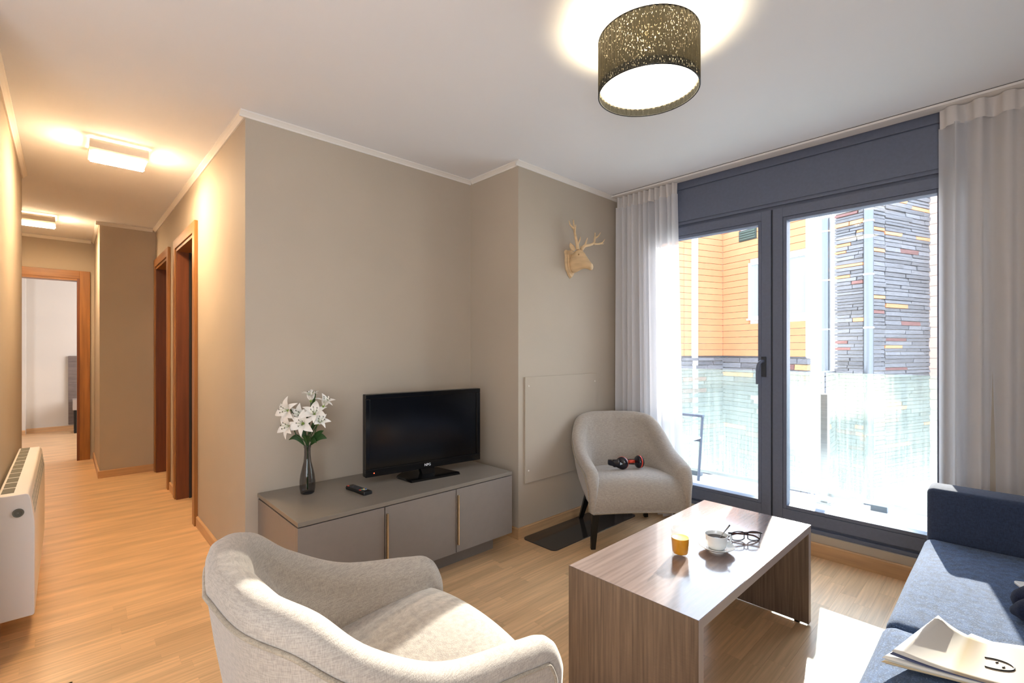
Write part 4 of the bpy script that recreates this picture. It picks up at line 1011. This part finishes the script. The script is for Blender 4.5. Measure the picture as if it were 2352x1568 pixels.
# ------------------------------------------------------------------ radiator at the left wall
RA = thing('radiator', 'white wall radiator with grille top by the corridor', 'radiator', (-0.2185, 3.54, 0.0))
prof = [(0.012, 0.10), (0.118, 0.10), (0.124, 0.106), (0.124, 0.50), (0.112, 0.600), (0.106, 0.618), (0.098, 0.622), (0.012, 0.622)]
m = MB(); m.loft([[(a, yy, b) for a, b in prof] for yy in (-0.67, 0.67)])
m.build('casing', M['white_enamel'], RA, bevel=0.006, seg=3)
for k in range(11):
    yy = -0.62 + k * 0.118
    MB().box(0.022, 0.060, yy, yy + 0.098, 0.6215, 0.6235).build('top_slot', M['vent_dark'], RA)
vb = mat('vent_blue', '#a9b4b6', 0.5)
for k in range(11):
    yy = -0.60 + k * 0.112
    for r in range(3):
        z0 = 0.515 + r * 0.027; xx = 0.1228 - (z0 - 0.50) * 0.12
        MB().hexa([(xx - 0.004, yy, z0), (xx + 0.0012, yy, z0), (xx + 0.0012, yy + 0.096, z0), (xx - 0.004, yy + 0.096, z0), (xx - 0.007, yy, z0 + 0.021), (xx - 0.0013, yy, z0 + 0.021), (xx - 0.0013, yy + 0.096, z0 + 0.021), (xx - 0.007, yy + 0.096, z0 + 0.021)]).build('front_slot', vb, RA)
MB().lathe([(0.001, 0.002), (0.010, 0.002), (0.012, 0.006), (0.017, 0.007), (0.018, 0.0), (0.001, 0.0)], n=24).turn(Matrix.Translation((0.075, -0.670, 0.545)) @ Matrix.Rotation(PI / 2, 4, 'X')).build('air_knob', M['vent_dark'], RA, smooth=True, angle=40)
MB().box(0.0, 0.012, -0.5, 0.5, 0.15, 0.58).build('wall_bracket', M['vent_dark'], RA)

# ------------------------------------------------------------------ bedroom glimpsed at the end
HB = MB(); HB.box(-0.6, 0.6, -0.02, 0.02, 0.09, 1.135)
o = HB.build('headboard', M['bed_wood'], None, bevel=0.003); o.location = (0.635, 9.928, 0.0); tag(o, 'tall grey wood headboard panel fixed to the bedroom wall', 'headboard')
NS = thing('nightstand', 'small grey nightstand on black legs in the bedroom', 'nightstand', (0.28, 9.66, 0.0))
MB().box(-0.20, 0.20, -0.17, 0.17, 0.34, 0.49).build('box', M['bed_grey'], NS, bevel=0.003)
MB().box(-0.12, 0.18, -0.175, -0.168, 0.365, 0.465).build('hollow_shade', M['groove'], NS)  # dark plate on the solid box paints the shade of an open front
for xx in (-0.17, 0.17):
    m = MB(); m.box(xx - 0.015, xx + 0.015, -0.165, -0.135, 0, 0.34).box(xx - 0.015, xx + 0.015, 0.135, 0.165, 0, 0.34).box(xx - 0.015, xx + 0.015, -0.135, 0.135, 0, 0.03); m.build('leg_frame', M['black_leg'], NS)

# ------------------------------------------------------------------ balcony
struct('trim_20', box(3.50, 4.62, -2.6, 4.2, -0.16, 0.0), M['balcony'], label='pale stone balcony floor')
struct('trim_21', box(3.40, 3.62, OY0 - 0.02, OY1 + 0.02, 0.0, 0.20), M['balcony'], label='pale stone threshold outside the window')
RG = thing('glass_railing', 'dusty glass balcony railing with one steel post', 'railing', (4.45, 0.9, 0.0))
for y0, y1 in ((-2.6, 0.155), (0.17, 3.1)):
    MB().box(0.055, 0.067, y0, y1, 0.065, 1.045).build('glass_panel', M['rail_glass'], RG)
for y0 in (0.125, -1.9, 2.6):
    P_ = MB().box(-0.030, -0.004, y0, y0 + 0.048, 0.012, 0.875).box(0.008, 0.030, y0, y0 + 0.048, 0.07, 0.875).box(-0.004, 0.008, y0 + 0.004, y0 + 0.044, 0.07, 0.872).build('post', M['steel'], RG, bevel=0.002)
    MB().box(-0.055, 0.055, y0 - 0.03, y0 + 0.078, 0.0, 0.012).build('base_plate', M['steel'], P_, bevel=0.002)
MB().box(0.040, 0.082, -2.6, 3.1, 0.045, 0.070).build('bottom_rail', M['steel'], RG)
for k in range(8):
    yy = -2.4 + k * 0.72
    MB().box(0.045, 0.10, yy, yy + 0.10, -0.005, 0.045).build('rail_foot', M['zinc'], RG)

BC = thing('balcony_chair', 'grey metal garden armchair standing out on the balcony', 'chair', (3.97, 1.99, 0.0), PI / 2)
for s in (-1, 1):
    yy = s * 0.29
    m = MB(); m.tube([(0.02, yy, 0.0), (0.0, yy, 0.30), (-0.02, yy, 0.615)], 0.013, n=4); m.build('front_post', M['grey_alu'], BC)
    m = MB(); m.tube([(0.44, yy, 0.0), (0.46, yy, 0.42), (0.53, yy, 0.84)], 0.013, n=4); m.build('rear_post', M['grey_alu'], BC)
    m = MB(); m.box(-0.03, 0.48, yy - 0.02, yy + 0.02, 0.610, 0.632); m.build('armrest', M['grey_alu'], BC, bevel=0.002)
    m = MB(); m.box(-0.01, 0.47, yy - 0.012, yy + 0.012, 0.385, 0.415); m.build('side_rail', M['grey_alu'], BC)
m = MB(); m.box(-0.01, 0.47, -0.28, 0.28, 0.415, 0.43); m.build('seat', M['balcony'], BC)
m = MB(); m.hexa([(0.455, -0.28, 0.45), (0.475, -0.28, 0.45), (0.475, 0.28, 0.45), (0.455, 0.28, 0.45), (0.52, -0.28, 0.83), (0.535, -0.28, 0.83), (0.535, 0.28, 0.83), (0.52, 0.28, 0.83)]); m.build('back_panel', M['balcony'], BC)

# ------------------------------------------------------------------ the building opposite
RB = math.radians(-19.3)
OB = Vector((15.14, 6.343, 0))
struct('ground', box(4.0, 60, -40, 50, -4.2, -4.0), M['ground'])
RBm = Matrix.Rotation(RB, 3, 'Z')
STONE_SHAPES = []
rs = random.Random(5)
for k in range(5):
    m = MB(); j = lambda a=0.04: rs.uniform(-a, a)
    m.hexa([(-0.5, -0.5, -0.5), (0.5, -0.5 + j(), -0.5 + j(0.05)), (0.5, 0.5, -0.5), (-0.5, 0.5, -0.5), (-0.5 + j(0.01), -0.5 + j(0.12), 0.5 + j(0.04)), (0.5 + j(0.01), -0.5 + j(0.12), 0.5 + j(0.05)), (0.5, 0.5, 0.5), (-0.5, 0.5, 0.5)])
    STONE_SHAPES.append(m)
STM = {}
for key, wgt in (('slate', 0), ('rust', 0), ('red_stone', 0)): STM[key] = []
for m in STONE_SHAPES:
    src = m.bm
    for key in STM:
        c = MB(); c.bm.free(); c.bm = src.copy(); STM[key].append(c.mesh('stone', M[key]))
COUNT = {}; EXTRA = {}
def stone(parent, p, size, rz):
    r = rs.random(); key = 'slate' if r < 0.88 else ('rust' if r < 0.95 else 'red_stone')
    me = rs.choice(STM[key])
    n_ = COUNT.get(parent.name, 0)
    if n_ < 296:
        o = bpy.data.objects.new('stone', me); COL.objects.link(o); o.parent = parent
        o.location = p; o.scale = size; o.rotation_euler = (0, 0, rz); COUNT[parent.name] = n_ + 1
    else:
        EXTRA.setdefault((parent.name, key), MB()).hexa([Matrix.Translation(p) @ Matrix.Rotation(rz, 4, 'Z') @ Matrix.Diagonal((*size, 1)) @ v.co for v in me.vertices])
def stone_wall(parent, a, b, z0, z1, ch, lmin, lmax, skip=None, budget=None):
    """stones laid on the line a->b (local xy), their faces on the right-hand side of that line"""
    a = Vector((*a, 0)); b = Vector((*b, 0)); d = (b - a); L_ = d.length; d.normalize(); n_ = Vector((d.y, -d.x, 0)); rz = math.atan2(d.y, d.x)
    z = z1; cnt = 0
    while z > z0 + 0.05:
        h = ch * rs.uniform(0.75, 1.25); s = 0.0
        while s < L_ - 0.02:
            l = min(rs.uniform(lmin, lmax), L_ - s)
            if L_ - s - l < lmin * 0.4: l = L_ - s
            c = s + l / 2; zc = z - h / 2
            if not (skip and skip(c, zc)):
                p = a + d * c + n_ * rs.uniform(0.02, 0.055); p.z = zc
                stone(parent, p, (l - 0.022, 0.16, h - 0.020), rz); cnt += 1
            s += l
        z -= h
    return cnt
BLD = thing('clad_building', 'ochre clad building with slate stone base across the courtyard', 'building', OB, RB)
MB().box(0.06, 0.45, -2.80, 0.06, -4.0, 5.05).box(-6.0, 0.45, 0.06, 0.45, -4.0, 5.05).build('core', M['mortar'], BLD)
ph_ = 0.192
# far window in the ochre wall and its twin below
win_rects = ((-2.78, -0.96, 2.15, 3.80), (-2.78, -1.55, -1.25, 0.20))
vent_rect = (-1.22, -0.62, 4.50, 4.82)
z = 1.04
while z < 5.02:
    z1 = min(5.05, z + ph_)
    for x0 in (-4.8, -3.2, -1.6): MB().box(x0 + 0.004, x0 + 1.596, 0.0, 0.06, z + 0.006, z1 - 0.006).build('cladding_panel', M['orange_clad'], BLD)
    cuts = [(-2.70, 0.0)]
    for (wy0, wy1, wz0, wz1) in (win_rects[0], vent_rect):
        if z1 > wz0 + 0.03 and z < wz1 - 0.03:
            nc = []
            for a, b in cuts:
                if wy0 > a + 0.02: nc.append((a, wy0))
                if wy1 < b - 0.02: nc.append((wy1, b))
            cuts = nc
    for a, b in cuts: MB().box(0.0, 0.06, a + 0.003, b - 0.003, z + 0.006, z1 - 0.006).build('cladding_panel', M['orange_clad'], BLD)
    z += ph_
MB().box(-0.015, 0.06, -2.72, 0.0, 1.0, 1.035).build('flashing', M['zinc'], BLD)
MB().box(-3.2, 0.0, -0.015, 0.06, 1.0, 1.035).build('flashing', M['zinc'], BLD)
MB().box(-1.30, -1.10, -0.06, 0.0, -4.0, 5.05).build('white_corner_post', M['white_enamel'], BLD)
for (wy0, wy1, wz0, wz1) in win_rects:
    f_ = MB(); t_ = 0.07
    f_.box(-0.03, 0.08, wy0, wy0 + t_, wz0, wz1).box(-0.03, 0.08, wy1 - t_, wy1, wz0, wz1).box(-0.03, 0.08, wy0 + t_, wy1 - t_, wz0, wz0 + t_).box(-0.03, 0.08, wy0 + t_, wy1 - t_, wz1 - t_, wz1)
    if wy1 - wy0 > 1.5: f_.box(-0.02, 0.08, -1.66, -1.58, wz0 + t_, wz1 - t_)
    wo = f_.build('window', M['white_enamel'], BLD)
    MB().box(0.02, 0.04, wy0 + t_, wy1 - t_, wz0 + t_, wz1 - t_).build('pane', M['far_glass'], wo)
    MB().box(-0.06, 0.0, wy0 - 0.04, wy1 + 0.04, wz0 - 0.05, wz0).build('window_sill', M['white_enamel'], wo)
vo = MB().box(-0.02, 0.06, vent_rect[0], vent_rect[1], vent_rect[2], vent_rect[3]).build('vent_grille', mat('dark_green_vent', '#2c3a36', 0.6), BLD)
for k in range(4): MB().box(-0.035, -0.02, vent_rect[0] + 0.04, vent_rect[1] - 0.04, vent_rect[2] + 0.04 + k * 0.07, vent_rect[2] + 0.075 + k * 0.07).build('louvre', mat('green_louvre', '#46584f', 0.6), vo)
n2 = stone_wall(BLD, (0.06, 0.0), (0.06, -2.80), -2.6, 0.995, 0.13, 0.45, 1.2, skip=lambda c, zc: 1.55 < c < 2.78 and -1.3 < zc < 0.22)
n1 = stone_wall(BLD, (-4.2, 0.06), (0.06, 0.06), -2.6, 0.995, 0.13, 0.45, 1.2)
n3 = 0
MB().box(0.0, 0.06, -2.80, -2.70, 1.0, 5.05).build('glare_strip', M['white_enamel'], BLD)  # white strip paints in the glare that bleaches this wall end
MB().hexa([(0.12, -2.78, -4.0), (2.92, -1.60, -4.0), (2.86, -1.46, -4.0), (0.06, -2.62, -4.0), (0.12, -2.78, 0.58), (2.92, -1.60, 0.58), (2.86, -1.46, 0.58), (0.06, -2.62, 0.58)]).build('low_wall', M['mortar'], BLD)
n4 = stone_wall(BLD, (0.12, -2.74), (2.86, -1.60), -2.6, 0.60, 0.16, 0.6, 1.2)
TW = thing('stone_tower', 'slate stone tower with orange blocks and salmon side panels', 'building', OB, RB)
MB().box(3.10, 3.85, -2.42, -1.60, -4.0, 5.64).box(3.85, 6.29, -2.42, -1.60, -4.0, 6.34).build('core', M['mortar'], TW)
MB().box(6.31, 7.6, -5.5, -1.60, -4.0, 6.34).build('side_core', M['mortar'], TW)
t3 = stone_wall(TW, (3.85, -2.42), (6.28, -2.42), 0.6, 6.34, 0.118, 0.7, 1.5)
t2 = stone_wall(TW, (3.06, -2.42), (3.85, -2.42), 0.6, 5.64, 0.118, 0.6, 1.1)
t1 = stone_wall(TW, (3.10, -1.58), (3.10, -2.42), 0.6, 5.64, 0.105, 0.35, 0.85)
t1 += stone_wall(TW, (3.85, -2.42), (6.28, -2.42), -3.0, 0.6, 0.118, 0.7, 1.5) + stone_wall(TW, (3.06, -2.42), (3.85, -2.42), -3.0, 0.6, 0.118, 0.6, 1.1) + stone_wall(TW, (3.10, -1.58), (3.10, -2.42), -3.0, 0.6, 0.105, 0.35, 0.85)
z = -3.0
while z < 6.3:
    MB().box(6.27, 6.31, -3.4, -2.50, z + 0.006, min(6.34, z + 0.33) - 0.006).build('side_panel', M['pink_clad'], TW); z += 0.33
for (pn, key), mb in EXTRA.items():
    o = mb.build('stone_courses', M[key + '_far'], bpy.data.objects[pn]); o['kind'] = 'stuff'
print('STONES', n1 + n2 + n3 + n4, t1 + t2 + t3)
def downpipe(label, lx, ly, r, ztop):
    T = thing('downpipe', label, 'pipe', OB + RBm @ Vector((lx, ly, 0)) + Vector((0, 0, -4.0)), RB, 'zinc pipes on the stone tower')
    MB().lathe([(r, 0.0), (r, ztop + 4.0)], n=20).build('pipe', M['zinc'], T, smooth=True)
    z = 1.2
    while z < ztop + 4:
        MB().lathe([(r, z), (r + 0.018, z), (r + 0.018, z + 0.05), (r, z + 0.05)], n=20).build('clamp', M['steel'], T); z += 1.55
    return T
downpipe('wide zinc downpipe on the corner of the stone tower', 2.92, -2.60, 0.12, 5.64)
downpipe('shiny flue pipe left of the stone tower against the sky', 3.06, -1.28, 0.13, 5.4)
